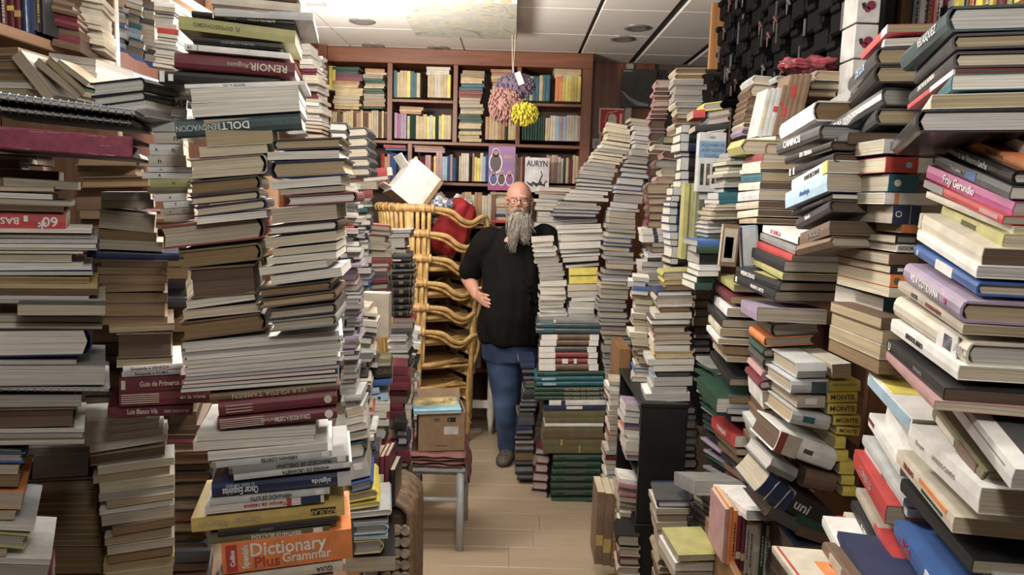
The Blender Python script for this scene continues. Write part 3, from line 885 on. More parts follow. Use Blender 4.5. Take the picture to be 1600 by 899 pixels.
# ================================================================ the stacks nearest the camera, right (spines to the aisle)
TR = .80
stack('the top right stack', .98, 0, .18, '''
1408 80 1480 10 39 S z l |VELASQUEZ@.62:.4#l
1428 112 1488 53 24 G d t
1420 143 1490 81 25 G d c |QUE FUE EL MUNDO@.45:.35#w
1418 164 1490 108 9 s r b |[.55:1#w
1440 158 1487 117 24 s e w
1435 178 1455 148 22 s c t d=.12
1395 213 1432 171 36 G k l D=.95
''', L=.24)
stack('the slanting stack at right edge', .88, 0, .17, '''
1548 181 1632 214 14 s u s |[.0:.12#v
1535 195 1622 232 20 s w w |CULTURA@.4:.35#a
1487 206 1606 254 17 s o t |[0:.3#r/NUEVO MUNDO@.62:.4#b
1475 222 1583 266 23 G k l |Historia de Nuestra Lucha@.42:.5:.5:.7#l
1462 241 1580 292 20 s d w |Tres pasos@.33:.4#w/[.46:.6:.15:.85#u
1450 258 1585 316 24 s h l |Fray Gerundio@.42:.6:.5:.5#w
1445 281 1568 337 14 s r q |[0:.28#a/[.75:.95:.25:.75#p
1448 299 1585 354 12 s c c
1472 322 1568 366 24 s j c |AVENTURAS@.5:.4#i
1438 333 1536 387 30 s c b |[0:.05#q
1434 358 1527 415 20 s w l
1429 382 1527 441 22 G u c |[.4:.66:.12:.88#w/!.08:.5#s
1413 411 1502 470 35 G v t |VIDA COTIDIANA@.42:.4#w/!.78:.3#h
1404 439 1505 507 16 s q t |LUCES@.3:.5#d/BOHEMIA VERDE@.6:.42#R
1398 463 1512 535 40 G c l |[.66:.9:.02:.98#w/[.74:.84:.2:.8#n/ABC@.93:.35#l
1393 498 1498 571 24 s w c |EPISTOLARIO@.4:.4#k/@.9:.3#k
1386 530 1475 606 21 s k b |U@.07:.7#w/EDICIONES@.6:.3#a
1385 549 1460 626 15 s p c
''', L=.23)
stack('the white stack at right edge', .84, 0, .15, '''
1480 600 1585 733 37 s w l D=.78 L=.2 |[.12:.9:.3:.36#a/^.2:.98:.15:.9#d/^.35:.8:.3:.7#l/^.45:.6:.4:.6#w
1458 634 1535 735 30 G i q D=.86 L=.2 |[.1:.5:.3:.7#c/[.55:.9:.1:.8#b
1357 582 1425 655 24 s w w L=.22 D=1.06 |^.1:.5:.05:.5#y/[.03:.97:.1:.9#s
1421 662 1532 762 44 s w q |Ensayos@.2:.2#q/NUEVAS CARTAS@.55:.2#q/@.9:.4#v
1386 634 1440 722 30 s w w D=1.08 L=.2
1358 645 1408 722 24 s w w D=1.12 L=.2 |[.0:.2:.3:.6#m
1402 702 1490 808 27 s c c D=.9 |TIRANO@.25:.4#R/[.45:.9:.1:.4#o/[.5:.85:.6:.8#g
1348 680 1412 778 16 s l w D=1.1 L=.21
1352 694 1418 796 14 s w w D=1.1 L=.21 |Ensayo@.5:.5#a
1335 702 1385 790 32 s r k D=1.12 L=.2 |CUMBRES@.4:.4#p
1408 748 1520 875 24 s k q D=.88
1338 762 1400 878 16 s q c D=1.08 L=.22
1398 812 1455 905 28 s u w D=.95 L=.16 |U.S.A.@.4:.5#r/[.85:1#w
1462 800 1560 905 20 s l q D=.86
1330 782 1392 905 16 s k w D=1.07 L=.22 |EL TIEMPO@.4:.4#w
1355 796 1400 880 12 s r w D=1.06 L=.18
1318 800 1380 920 16 s c c D=1.05 L=.24
1306 806 1368 930 14 s r p D=1.04 L=.24
1285 806 1350 930 20 s w w D=1.03 L=.24
1412 884 1500 985 26 s b t D=.92
''', L=.22, sup=.45)
stack('the dark-spined stack at upper right', 1.32, 0, .15, '''
1346 82 1387 38 13 s r t |[.8:1#w
1372 70 1382 61 11 s w w d=.1
1325 121 1368 74 27 G d t |DE LUX@.5:.5#s
1323 153 1366 102 28 G k t
1218 192 1270 157 32 G w f D=1.5
1296 157 1330 136 22 s a q D=1.6
1278 201 1376 136 30 G d a |LETRAS@.3:.3#l
1213 222 1280 194 24 G d a |CAMINOS@.4:.5#w D=1.42
1323 205 1368 169 26 G d t
1226 245 1298 220 14 G k b |EN TIERRA@.5:.55#w
1285 223 1325 207 18 s k b |ORA@.5:.7#w
1232 264 1302 238 15 G k b |[.03:.06:.1:.9#w/[.12:.15:.1:.9#w
1297 238 1350 222 16 G k b |Verano@.4:.5#w
1237 282 1293 250 20 s w y |KAMI BECORNE@.6:.4#k/[.88:1#y
1310 254 1352 236 14 s b b |TAURO@.5:.5#c
1313 270 1352 252 14 s u w |ANAYA@.5:.6#w
1227 302 1292 271 28 s s q |Antologia@.5:.3#u
1310 288 1345 268 16 s r q |[0:.3#w
1237 330 1300 303 8 s k w |[.3:.8:.3:.7#a
1243 342 1295 312 19 G d b |Novela@.4:.4#w
1293 312 1340 282 22 s t t
1295 338 1345 306 24 s c c
1250 365 1296 345 22 s b b |D BOSQUE@.5:.5#a
1320 336 1365 312 19 G d b
1313 372 1356 334 30 G b t
1318 398 1362 366 18 s i q |[.1:.9:.2:.6#j
1242 384 1296 368 18 G b q
''', L=.21)
stack('the boxed stack facing front at right', 1.22, 0, .2, '''
1382 217 1480 219 22 s l q |[.1:.35:.2:.8#a
1385 245 1458 247 24 s r c |!.5:.4#s/[.7:1#w
1390 272 1437 274 27 s e q |!.3:.4#w
1383 301 1468 303 18 s w q |[.18:.26#o
1397 320 1440 322 30 s n q |O@.2:.35#w/[.62:.64#c
1410 351 1436 352 13 s o q
1400 368 1434 369 13 s k q |[.1:.9:.2:.8#a
1402 382 1430 383 12 s w q |GOOR@.5:.5#k
1390 397 1436 398 17 s b q
1392 415 1420 416 13 s k c |[.4:.7:.3:.7#w
1392 429 1418 430 20 s o c |!.4:.5#b
1390 450 1430 452 15 s c c
1382 466 1400 467 30 s e w D=1.3
1378 497 1420 498 18 s b t
1380 516 1420 518 22 p t t
1376 539 1420 541 24 p c t
1374 564 1420 566 22 p b f
''')
stack('the slanted dark stack in right middle', 1.75, 0, .16, '''
1192 352 1247 370 12 s w w |DE SEVILLA@.4:.6#r
1188 364 1243 386 12 s a q
1183 377 1238 399 12 s r w
1175 387 1225 408 17 s k w
1178 404 1223 427 11 s j i
1150 417 1219 442 13 s k q |MEMORIAS@.3:.6#w/^.3:.8:.1:.8#j
1147 428 1211 456 15 s k q |NUEVO ARTE@.6:.4#w/[.05:.09:.2:.8#w
1158 468 1183 480 22 s v n
''', L=.24)
stack('the tan-paged stack at right middle', 1.80, -6, .17, '''
1203 493 1281 488 13 L q q
1203 507 1281 502 20 L d q
1192 528 1271 524 15 L o q
1190 546 1271 541 13 L g q
1190 561 1268 556 18 L d q
1188 581 1250 577 14 L p q
1184 597 1240 591 13 L m w
1190 612 1240 608 28 l w B
1195 642 1231 640 12 l b t
1190 656 1231 652 14 l b f
1180 673 1223 668 16 l l q
1185 690 1220 687 10 l q c
1182 702 1218 700 10 l b q
1186 714 1220 710 12 L k b
1190 727 1212 724 12 L j w
1188 740 1214 736 12 L k w
1185 753 1212 750 12 L g q
1188 766 1222 763 12 L b b
1190 780 1220 777 14 L n b
''', sup=.45)
stack('the yellow-spined stack at right middle', 1.62, 0, .17, '''
1247 569 1293 568 24 G l q
1300 570 1330 568 22 p c c
1237 595 1295 595 22 G l q |[.55:.95:.1:.9#z
1296 597 1345 596 16 s y q |[.1:.9:.2:.4#j
1246 620 1290 620 18 s q q |[.3:.7:.2:.7#w
1293 614 1340 613 16 s y q |MONTE@.5:.5#b
1294 631 1339 631 17 s y q |MONTE@.5:.5#b
1303 650 1345 651 15 s y q |MONTE@.5:.5#b
1308 667 1344 670 12 s y q |MONTE@.5:.5#b
1240 640 1300 652 24 G l t |[.3:.6:.3:.7#e
1222 674 1313 706 36 G w b |[0:.12#R/[.12:.36#q/[.45:.6:.4:.6#d
1306 684 1322 684 18 s y q
1308 705 1326 705 17 s y q
1313 722 1336 723 20 s y q
1316 744 1336 745 14 s y q
1318 762 1340 763 14 s y q
1209 717 1250 737 22 G a l
1262 736 1310 746 30 G b b
1206 742 1248 776 40 G n n |[.3:.32#c/[.7:.72#c
1246 770 1300 800 34 s k q |uni@.3:.5#l
1250 800 1305 826 18 s g q
1208 790 1262 820 22 G d b
1250 822 1320 846 16 p b b
''', sup=.45)
stack('the stack beside the black shelf unit', 2.2, 4, .17, '''
1060 868 1126 866 10 p j q D=1.9 |^.05:.95:.05:.95#j
1055 880 1124 879 14 p w w D=1.92
1055 896 1120 896 12 p q q D=1.92
''')
# upper middle right, behind the near stacks
stack('the tan-paged pile under the black rack', 2.3, 0, .16, '''
1272 110 1325 112 15 L q t
1265 127 1318 129 12 L d t
1262 141 1310 142 10 L b t
1212 118 1240 120 10 L l t D=2.5
1214 133 1250 134 15 L b t D=2.5
1218 155 1245 156 16 L b f D=2.5
''')
# ================================================================ stacks in the middle distance
stack('the encyclopedia stack by the man', 3.90, 0, .2, '''
866 500 939 501 5 s a q |[.0:.03#w
838 505 940 506 8 G z q |[.1:.3:.2:.7#e
838 513 940 514 9 G z q |[.12:.28:.2:.7#e
846 523 936 523 9 G b q |[0:.28#w/[.84:1#w
844 532 935 532 9 G b q |[0:.28#w/[.84:1#w
842 542 932 542 9 G d q |[0:.28#w/[.84:1#w
842 551 934 551 9 G R q |[0:.28#w/[.84:1#w
842 561 933 561 8 G R q |[0:.28#w/[.84:1#w/[.4:.5#w/[.6:.65#w
842 569 935 569 11 G b q |[0:.28#w/[.84:1#w
840 581 945 580 8 G g q |[.1:.3:.3:.7#e
836 589 943 588 8 G e q |[.1:.3:.3:.7#s
838 597 943 596 8 G e q |[.1:.3:.3:.7#s
836 606 944 605 7 G g q |HISTORIA DE ESPANA Y@.7:.6#t
836 613 944 612 7 G g q |HISTORIA DE ESPANA Y@.7:.6#t
836 620 945 619 7 G g q |HISTORIA DE ESPANA Y@.7:.6#t
858 626 952 625 8 s w q |[.2:.27#n
850 634 950 633 8 s n q |[.35:.6:.2:.8#w
849 643 946 642 10 s i t |[.1:.12#b
852 653 944 652 9 s i t
851 662 943 662 5 s w w
850 668 942 668 11 s i t
848 679 944 678 8 s b t
847 687 944 687 10 s i t |[.3:.33#x
849 697 942 697 12 s i t |[.6:.62#x
864 711 942 711 11 G g q |[.28:.7:.42:.58#i/[.05:.08:.4:.6#i
864 722 939 722 11 G g q |[.28:.7:.42:.58#i/[.05:.08:.4:.6#i
862 733 938 733 11 G g q |[.28:.7:.42:.58#i/[.05:.08:.4:.6#i
861 744 937 744 11 G g q |[.28:.7:.42:.58#i/[.05:.08:.4:.6#i
860 755 937 755 11 G g q |[.28:.7:.42:.58#i/[.05:.08:.4:.6#i
861 766 937 766 11 G g q |[.28:.7:.42:.58#i/[.05:.08:.4:.6#i
861 778 938 778 12 G g q |[.28:.7:.42:.58#i/[.05:.08:.4:.6#i
''')
stack('the maroon-covered stack by the green volumes', 3.96, -12, .2, '''
836 700 860 702 10 R m l
838 711 860 713 13 R m l
836 725 858 727 13 R m l
832 739 858 741 13 R m l
832 753 857 755 12 R m l
830 766 857 769 12 R m l
''')
pile('the dark stack right of the shoe', 4.12, 0, .18, [(812, 560), (822, 600), (812, 632), (804, 690), (808, 752)], (26, 30), (6, 9), (0, 0), 'kkdbng', 'qt', 'sGs', seed=3, jit=2, dD=.005)
pile('the cream stack before the man', 4.02, 0, .15, [(829, 372), (833, 385), (836, 405), (845, 430), (842, 446), (843, 480), (845, 500)], (38, 45), (6, 8), (-.05, -.01), 'lwcqk', 'llwa', 'pppR', seed=4, jit=2, dD=.005)
stack('the sandwich of cream books by the man', 4.02, 0, .15, '''
884 415 936 411 4 p w w
889 419 934 418 25 s y y |[.03:.97:.45:.55#i
887 445 935 444 10 p c c
887 456 935 455 9 p l l
893 466 936 464 6 p w w
''')
pile('the sandwich of cream books by the man', 4.02, 0, .15, [(888, 472), (890, 501)], (46, 47), (5, 8), (0, 0), 'kdwl', 'lwa', 'pR', seed=5, jit=2, n0=5, dD=.005)
pile('the pale stack by his hand', 4.0, 0, .17, [(862, 338), (872, 355), (876, 372), (875, 400), (886, 411)], (76, 62), (6, 9), (-.03, -.06), 'nkdln', 'lwwa', 'pR', seed=6, jit=2, dD=.005)
pile('the leaning stack under the fire sign', 3.95, 0, .16, [(948, 190), (952, 203), (942, 220), (926, 240), (908, 262), (903, 285), (886, 302), (864, 325), (862, 338)], (36, 76), (5, 7), (.17, .02), 'ndlkaq', 'aalcw', 'pppR', seed=7, jit=3, dD=.005, n0=0)
pile('the long stack right of the leaning one', 3.85, 0, .16, [(982, 184), (990, 200), (994, 216), (986, 236), (975, 256), (966, 280), (962, 300), (957, 322), (952, 336), (946, 380), (947, 410), (938, 440), (936, 480), (944, 540), (948, 610), (950, 690), (945, 760)], (48, 44), (5, 9), (.12, -.04), 'nkdubmkd', 'laaqc', 'pppR', seed=8, jit=3, sup=.0, dD=.01)
stack('the thick-book stack under the tall pile', 3.30, -4, .17, '''
1034 213 1064 213 11 L g t
1021 225 1064 229 8 L c q
1035 234 1064 238 13 L p b
1022 250 1060 251 12 L b a
1032 262 1058 263 13 L c q
1024 276 1056 277 10 L p t
1008 287 1048 287 16 L b t
1010 304 1046 304 5 L b q
1011 310 1050 309 10 L R m
1011 321 1046 321 11 L b t
1012 333 1045 333 11 L m t
1010 345 1044 345 11 L m t
1002 357 1052 356 5 p w w |[.35:.48#k
1003 362 1053 361 5 p w w |[.35:.48#k
1004 368 1055 367 5 p w w |[.35:.48#k
1004 373 1056 372 6 p w w |[.35:.48#k
1020 380 1056 380 6 p l q
1016 387 1054 387 8 L b t
1012 396 1055 395 7 p s w
1012 403 1056 403 6 s k d
''')
pile('the thick-book stack under the tall pile', 3.3, -.05, .17, [(1000, 409), (1002, 440), (1004, 600)], (50, 46), (6, 9), (0, 0), 'bqkl', 'qal', 'pR', seed=22, sup=.0, n0=20)
pile('the tall brown stack below the ceiling', 3.40, -.05, .17, [(1053, 106), (1055, 140), (1055, 190), (1052, 230), (1056, 262), (1054, 300)], (50, 44), (7, 10), (0, .02), 'ccqbcbq', 'tfafaq', 'LLP', seed=9, jit=2, dD=.02, sup=0)
pile('the pink and white small stack', 3.8, -.1, .12, [(1024, 125), (1018, 158), (1014, 186)], (30, 30), (6, 8), (0, 0), 'ppp', 'qb', 'LL', seed=10, jit=2, sup=1.2)
pile('the black and white stack by the blue volume', 2.95, 0, .16, [(1066, 194), (1064, 230), (1064, 284)], (34, 32), (8, 15), (.05, .02), 'kknkk', 'wwl', 'G', seed=11, jit=2, marks='[.02:.4:.06:.94#l')
pile('the black and white stack by the olive volume', 2.95, 0, .16, [(1050, 292), (1047, 330), (1050, 410)], (32, 26), (8, 14), (.03, .02), 'knku', 'wwc', 'G', seed=12, jit=2, marks='[.02:.42:.06:.94#l', sup=0)
# big reference volumes standing up
def standing(x0, y0, y1, x1, D, c, pg, marks, name, n, d=.06, lab=None):
    A = at(x0, y1, D); B = at(x1, y1, D); h = at(x0, y0, D).z - A.z
    Y = Vector((0, 1, 0)); X = Vector((0, 0, 1)); Z = X.cross(Y)
    add_book(A, X, Y, Z, h, d, (B.x - A.x), 'S', c, pg, marks, name, n, 'stack', 99999)
standing(1064, 286, 405, 1087, 2.72, 'j', 'c', '[.0:1:.3:.42#i/[.0:1:.7:.78#l', 'the upright pair above the black shelf unit', 1)
for nm, P0, P1, D, parts in (('book', (1088, 300), (1136, 208), 2.60, 1),):
    A = at(P0[0], P0[1], D); B = at(P1[0], P1[1], D)
    o = empty('book', A, 'large white and blue mythology dictionary standing upright on the right', 'book', None)
    W_ = B.x - A.x; H_ = B.z - A.z
    MB().bev((0, 0, 0), (W_, .04, H_), .002).build('cover', cover_mat('l'), o)
    MB().box((.003, .003, H_), (W_ - .003, .037, H_ + .001)).build('page_block', page_mat('w'), o)
    MB().box((.001, -.0008, H_ * .58), (W_ - .001, .001, H_ * .86)).build('blue_band', mat('grey_blue_print', (.17, .27, .38), .4), o)
    for k in range(4): MB().box((W_ * (.1 + .22 * k), -.0008, H_ * .12), (W_ * (.1 + .22 * k + .13), .001, H_ * .48)).build('picture_strip', mat('picture_print_%d' % (k % 2), ((.03, .04, .03), (.12, .07, .05))[k % 2], .4, noise=.9, scale=60), o)
    def fx(x, z): return Matrix(((1,0,0,x), (0,0,-1,-.001), (0,1,0,z), (0,0,0,1)))
    for s_, z, sz in (('ABC', .92, .012), ('DICCIONARIO DE', .79, .014), ('LA MITOLOGIA', .70, .014), ('CLASICA', .61, .014)):
        text_obj('title_lettering', s_, sz, cover_mat('n'), fx(W_ * .5, H_ * z), o, .0002, W_ * .85)
    A2 = at(1088, 385, 2.62); B2 = at(1112, 300, 2.62)
    o = empty('book', (A2.x, 2.62, A2.z), 'dark olive volume standing below the mythology dictionary', 'book', None)
    MB().bev((0, 0, 0), (.10, .05, B2.z - A2.z), .002).build('cover', mat('dark_olive_cloth', (.10, .10, .06), .5), o)
    MB().box((.004, .003, B2.z - A2.z), (.096, .047, B2.z - A2.z + .001)).build('page_block', page_mat('q'), o)
    MB().box((0, -.001, (B2.z - A2.z) * .86), (.10, .001, (B2.z - A2.z) * .98)).build('spine_label', cover_mat('l'), o)
stack('the small mixed stack by the blue volume', 2.62, -4, .14, '''
1097 162 1128 158 12 L y a
1083 172 1102 171 12 s r q
1103 175 1142 168 11 L d d
1102 186 1140 180 10 L v q
1086 196 1140 192 9 s k q
1103 206 1134 202 8 L l q
''')
stack('the leaning brown stack left of the tall uprights', 2.42, -4, .16, '''
1175 117 1206 120 13 L l q
1171 131 1212 134 19 L b q
1168 152 1210 154 7 L b b
1166 160 1208 162 9 L b f
1163 170 1206 172 10 L B b
1161 181 1206 182 9 L b f
1160 191 1204 192 9 L q b
1158 201 1202 202 10 L v b
''')
row('in the slanting group at upper right', 2.25, 1183, 1246, 213, 208, (72, 94), (7, 11), 'qlBBqaB', d=.10, seed=3, lean=.16)
stack('the small hardbacks under the slanting uprights', 2.1, 0, .13, '''
1136 223 1157 217 23 G j q
1174 229 1196 224 18 G b c |[.2:.25#c/[.5:.55#c
1165 217 1212 213 9 s q q
''', L=.15)
stack('the teal-labelled stack in right middle', 2.0, 0, .16, '''
1165 243 1192 240 13 s R q
1160 256 1188 252 11 s c t
1156 266 1188 263 7 s c b
1158 272 1190 269 14 s e t
1154 287 1187 284 12 s c b
1153 301 1186 297 15 s l q
1150 318 1185 314 11 s q b
1152 331 1184 327 11 s c b
1155 342 1182 341 8 s t b
''', L=.18)
pile('the white stack in right middle', 2.3, 0, .15, [(1138, 238), (1130, 290), (1112, 330), (1098, 372)], (34, 54), (5, 8), (-.03, -.02), 'clbqe', 'qlac', 'psLR', seed=13, jit=4)
# pictures fronts standing
stack('the pair of slim volumes in right middle', 2.02, 0, .02, '''
1131 350 1157 352 66 s B q |[.1:.9:.1:.9#q/[.2:.7:.3:.8#t
1157 354 1184 352 66 s s q |[.1:.9:.05:.95#l/[0:.08#n
''')
pile('the mixed stack under the white one', 2.2, 0, .15, [(1092, 376), (1090, 420), (1088, 450)], (38, 30), (8, 14), (0, 0), 'ubsgkR', 'wal', 'pRs', seed=14, jit=4)
stack('the stack on the black shelf unit', 2.76, -4, .17, '''
1034 425 1102 423 12 L j q
1036 437 1092 436 8 L x t
1038 445 1088 444 9 L B f
1025 455 1083 454 9 L n w
1023 464 1085 463 11 L q q
1029 475 1082 474 5 p w w
1029 480 1080 479 8 L b f
1023 489 1081 488 10 p c w
1016 499 1081 498 10 R d w
1018 510 1072 510 11 L B q
1020 521 1081 520 9 L p q
1020 530 1081 529 9 L c q
1021 540 1078 540 10 p q w
1021 551 1085 550 10 L x c
1012 562 1085 561 9 p l w
1020 572 1084 571 9 p w w
1026 581 1080 581 8 R k b
1021 590 1082 589 14 p s l
1018 605 1073 605 10 p l l
1008 616 1078 614 13 p w l
''')
pile('the messy stack left of the black unit top', 3.05, -.1, .15, [(985, 432), (990, 470), (988, 520), (995, 560), (986, 602)], (28, 30), (5, 9), (.1, .05), 'scvwbqul', 'wlqc', 'pLs', seed=15, jit=5)
pile('the white stack behind the black unit', 2.95, 0, .15, [(1086, 448), (1084, 500), (1086, 560)], (32, 30), (9, 15), (0, 0), 'kndb', 'laq', 'pR', seed=16, jit=2)
pile('the grey stack right of the black unit', 2.9, 0, .15, [(1066, 636), (1068, 680), (1066, 730)], (24, 26), (9, 16), (0, 0), 'dkad', 'lw', 'RR', seed=17, jit=2, sup=0)
stack('the stack beside the black shelf unit', 2.25, -4, .17, '''
1026 783 1080 783 11 L n w |^0:.9:.05:.9#d
''')
pile('the stack beside the black shelf unit', 2.25, -.07, .17, [(1027, 795), (1026, 830), (1028, 870), (1030, 905)], (52, 50), (9, 13), (.01, .01), 'btqcb', 'tqcf', 'LP', seed=18, jit=4, sup=0, n0=1)
pile('the top shelf stack in the black unit', 2.86, 0, .13, [(976, 632), (974, 660), (980, 700), (976, 718)], (26, 26), (6, 11), (.1, .06), 'vsxwoc', 'wl', 'psp', seed=19, jit=3)
pile('the middle shelf stack in the black unit', 2.86, 0, .13, [(966, 748), (970, 780), (966, 818)], (34, 34), (6, 10), (.15, .1), 'wpacm', 'wlq', 'psp', seed=20, jit=3)
stack('the bottom shelf stack in the black unit', 2.70, -4, .15, '''
962 836 1000 838 18 L k q
965 856 1001 858 14 L q q
965 872 1000 873 12 L m q
963 886 1000 887 14 L c q
''', sup=.16)
pile('the white stack left of the black unit', 3.32, 0, .14, [(950, 596), (953, 640), (950, 690), (946, 770)], (28, 30), (6, 9), (.05, 0), 'wlRcqm', 'wlq', 'pps', seed=80, jit=3, sup=0, dD=.005)
row('at the foot of the black unit', 2.95, 929, 962, 882, 888, (112, 118), (9, 13), 'ssB', d=.18, seed=9)
# thin magazines, slumped
rq = random.Random(5)
for i in range(26):
    y = 556 + i * 9 + rq.uniform(-2, 2); x = 1084 + rq.uniform(-4, 6) + i * .8; ln = rq.uniform(28, 42)
    emit_row((x, y, x + ln, y + ln * rq.uniform(.5, .85), rq.uniform(3, 7), 's', rq.choice('akdwqggkav'), rq.choice('wlaq'), None, None), 'the slumped magazine heap at right', 2.35, 0, .2, .13, i + 1)
for i in range(16):
    y = 756 + i * 9
    emit_row((1082 + rq.uniform(-2, 3), y, 1112 + rq.uniform(-3, 4), y + 20, rq.uniform(4, 7), 's', rq.choice('aaBqd'), rq.choice('aaq'), None, None), 'the grey pamphlet stack above the crate', 2.15, 0, .2, .15, i + 1)
stack('the small stack in front of the magazines', 2.05, 0, .15, '''
1053 737 1086 752 22 s a a L=.25
1121 428 1147 446 10 s j q
1118 444 1141 463 12 s m t
1116 462 1136 481 14 s w q
1106 474 1128 499 13 s k q
1107 492 1125 513 12 s c t
1104 508 1122 529 9 s w t
1112 520 1130 542 12 s B f
1114 534 1136 556 10 s q t
1110 548 1140 592 12 s k q
1090 588 1120 622 24 s g w
1115 600 1140 620 10 s d f
1118 622 1136 638 9 s u q
1119 634 1142 650 9 s n q
1112 650 1148 681 19 s r w |YUNQUE@.45:.4#w
1118 672 1150 702 10 s b t
1122 690 1154 716 10 s b f
1126 706 1158 730 9 s k t
1130 722 1160 744 9 s b f
1134 736 1164 760 10 s m b
1126 740 1158 772 14 s a l
1160 700 1184 722 10 s q b
1164 716 1188 740 10 s c t
1164 736 1190 764 12 s w q
1160 760 1190 800 14 s l w
1164 790 1200 850 12 s b l
''', L=.2)
stack('the white volume lying on the upright row', 1.75, 0, .09, '''
1114 757 1166 798 15 s w l |[.1:.4:.35:.65#a
''', L=.3)
row('in the crate at lower right', 1.78, 1128, 1225, 880, 925, (85, 100), (5, 11), 'wlogmmpwgcq', d=.14, seed=12)
stack('the art books at the bottom right', .98, 0, .2, '''
1206 853 1262 930 12 s c c |^.3:.6:.25:.5#o/^.35:.5:.35:.75#k/^.02:.98:.03:.05#r
1284 846 1330 908 24 G b q |[.3:.7:.1:.9#q
1308 830 1355 905 20 s n l
''', L=.22)
# ---- left, toward the aisle
pile('the white stack under the left lamp', 2.6, 0, .13, [(463, 68), (470, 110), (474, 150), (478, 205)], (22, 30), (5, 8), (0, .1), 'cwqwm', 'wcl', 'pps', seed=23, jit=4, sup=0)
pile('the small cream stack in the back corner', 4.7, 0, .12, [(489, 88), (490, 140), (490, 204)], (14, 14), (4, 6), (0, 0), 'cwq', 'wcl', 'pp', seed=24, jit=2)
stack('the dark stack left of the wicker chairs', 2.75, 8, .16, '''
573 264 612 261 13 s r w D=2.9 |[.8:1#w
568 279 606 275 5 p w w D=2.9
553 284 588 283 13 p k k
562 298 582 297 12 s R b
554 311 580 310 13 L l l |QUIROS RIU@.5:.4#k
550 326 574 325 7 s e q
''')
pile('the dark stack left of the wicker chairs', 2.75, .14, .16, [(550, 333), (546, 380), (548, 430), (545, 480)], (32, 34), (6, 11), (-.02, 0), 'dakwunm', 'alw', 'psR', seed=25, jit=4, n0=6, sup=0)
stack('the black leather volumes beside the wicker chairs', 3.3, 2, .18, '''
594 360 642 359 5 p a a
594 366 640 365 6 p a a
604 373 632 372 15 p a a
600 389 634 390 6 p b a
608 396 640 396 7 s d a
606 404 640 404 6 G k a |[.1:.6:.3:.7#l
612 411 644 410 9 G k w |[.1:.13#i/[.4:.6:.3:.7#i/[.87:.9#i
612 421 645 420 7 G k w
606 428 646 427 9 G k w |[.1:.13#i/[.4:.6:.3:.7#i/[.87:.9#i
608 437 645 436 11 G k w |[.1:.13#i/[.4:.6:.3:.7#i/[.87:.9#i
610 449 643 448 15 G k w |[.1:.13#i/[.4:.6:.3:.7#i/[.87:.9#i
610 465 643 464 11 G k w |[.1:.13#i/[.4:.6:.3:.7#i/[.87:.9#i
611 477 641 476 8 G k w |[.1:.13#i/[.4:.6:.3:.7#i/[.87:.9#i
611 486 640 485 10 G k w |[.1:.13#i/[.4:.6:.3:.7#i/[.87:.9#i
''')
pile('the pile under the black leather volumes', 3.3, .05, .17, [(612, 497), (608, 540), (612, 600)], (34, 36), (7, 11), (0, 0), 'wrkdl', 'wla', 'psR', seed=26, jit=4, sup=0)
pile('the brown stack beside the leather volumes', 2.95, .1, .15, [(575, 350), (572, 380), (578, 430), (574, 460)], (38, 34), (7, 12), (.1, -.1), 'mRbdq', 'qla', 'RsR', seed=27, jit=5)
pile('the white slumped stack beside the carton', 3.72, .1, .13, [(626, 512), (620, 540), (618, 575), (628, 620), (634, 655)], (34, 34), (4, 7), (.15, .1), 'wwlgcr', 'wlw', 'pps', seed=28, jit=4, sup=0)
pile('the maroon stack beside the carton', 2.85, .1, .15, [(606, 572), (606, 610), (600, 650), (608, 700), (612, 780)], (34, 30), (9, 16), (.02, 0), 'mmRbm', 'btm', 'ssR', seed=29, jit=3, sup=0)
stack('the mixed stack by the near left pile', 2.45, 8, .16, '''
576 568 610 566 6 p i q
578 574 612 572 18 s k q |OSCURO@.5:.45#i
580 595 612 592 9 s u q
578 608 592 606 9 s s q
578 619 606 616 10 s s l |!.5:.5#n
''')
pile('the mixed stack by the near left pile', 2.45, .14, .16, [(576, 630), (574, 670), (572, 720)], (34, 34), (8, 14), (0, 0), 'sgwkucR', 'wlq', 'psR', seed=30, jit=5, n0=5, sup=0)
standing(566, 458, 526, 607, 2.5, 'q', 'c', None, 'the left middle leaning on the pile behind', 1)
pile('the crumpled pale stack in left middle', 2.3, .14, .14, [(552, 478), (556, 520), (554, 568)], (30, 34), (5, 10), (.1, .1), 'wlcqd', 'wlc', 'pps', seed=31, jit=8)
pile('the narrow white stack right of the front pile', 1.95, .14, .14, [(538, 285), (536, 400), (540, 470), (534, 560), (540, 640)], (22, 26), (5, 10), (.05, -.1), 'dlwkrqv', 'wla', 'Rps', seed=32, jit=7)
pile('the pile between the front and mixed stacks', 2.2, .14, .14, [(560, 560), (556, 600), (560, 660), (568, 720)], (22, 24), (5, 10), (0, -.1), 'cwtqrd', 'wlq', 'Rps', seed=33, jit=7, sup=0)
pile('the dark narrow stack behind the hamper', 2.75, .14, .14, [(618, 660), (622, 720), (616, 770)], (20, 22), (8, 13), (0, -.1), 'kndmg', 'wlq', 'ssR', seed=34, jit=3, sup=0)
row('behind the colourful stack', 2.2, 572, 618, 800, 790, (55, 95), (6, 11), 'kndmkmb', d=.14, seed=14)
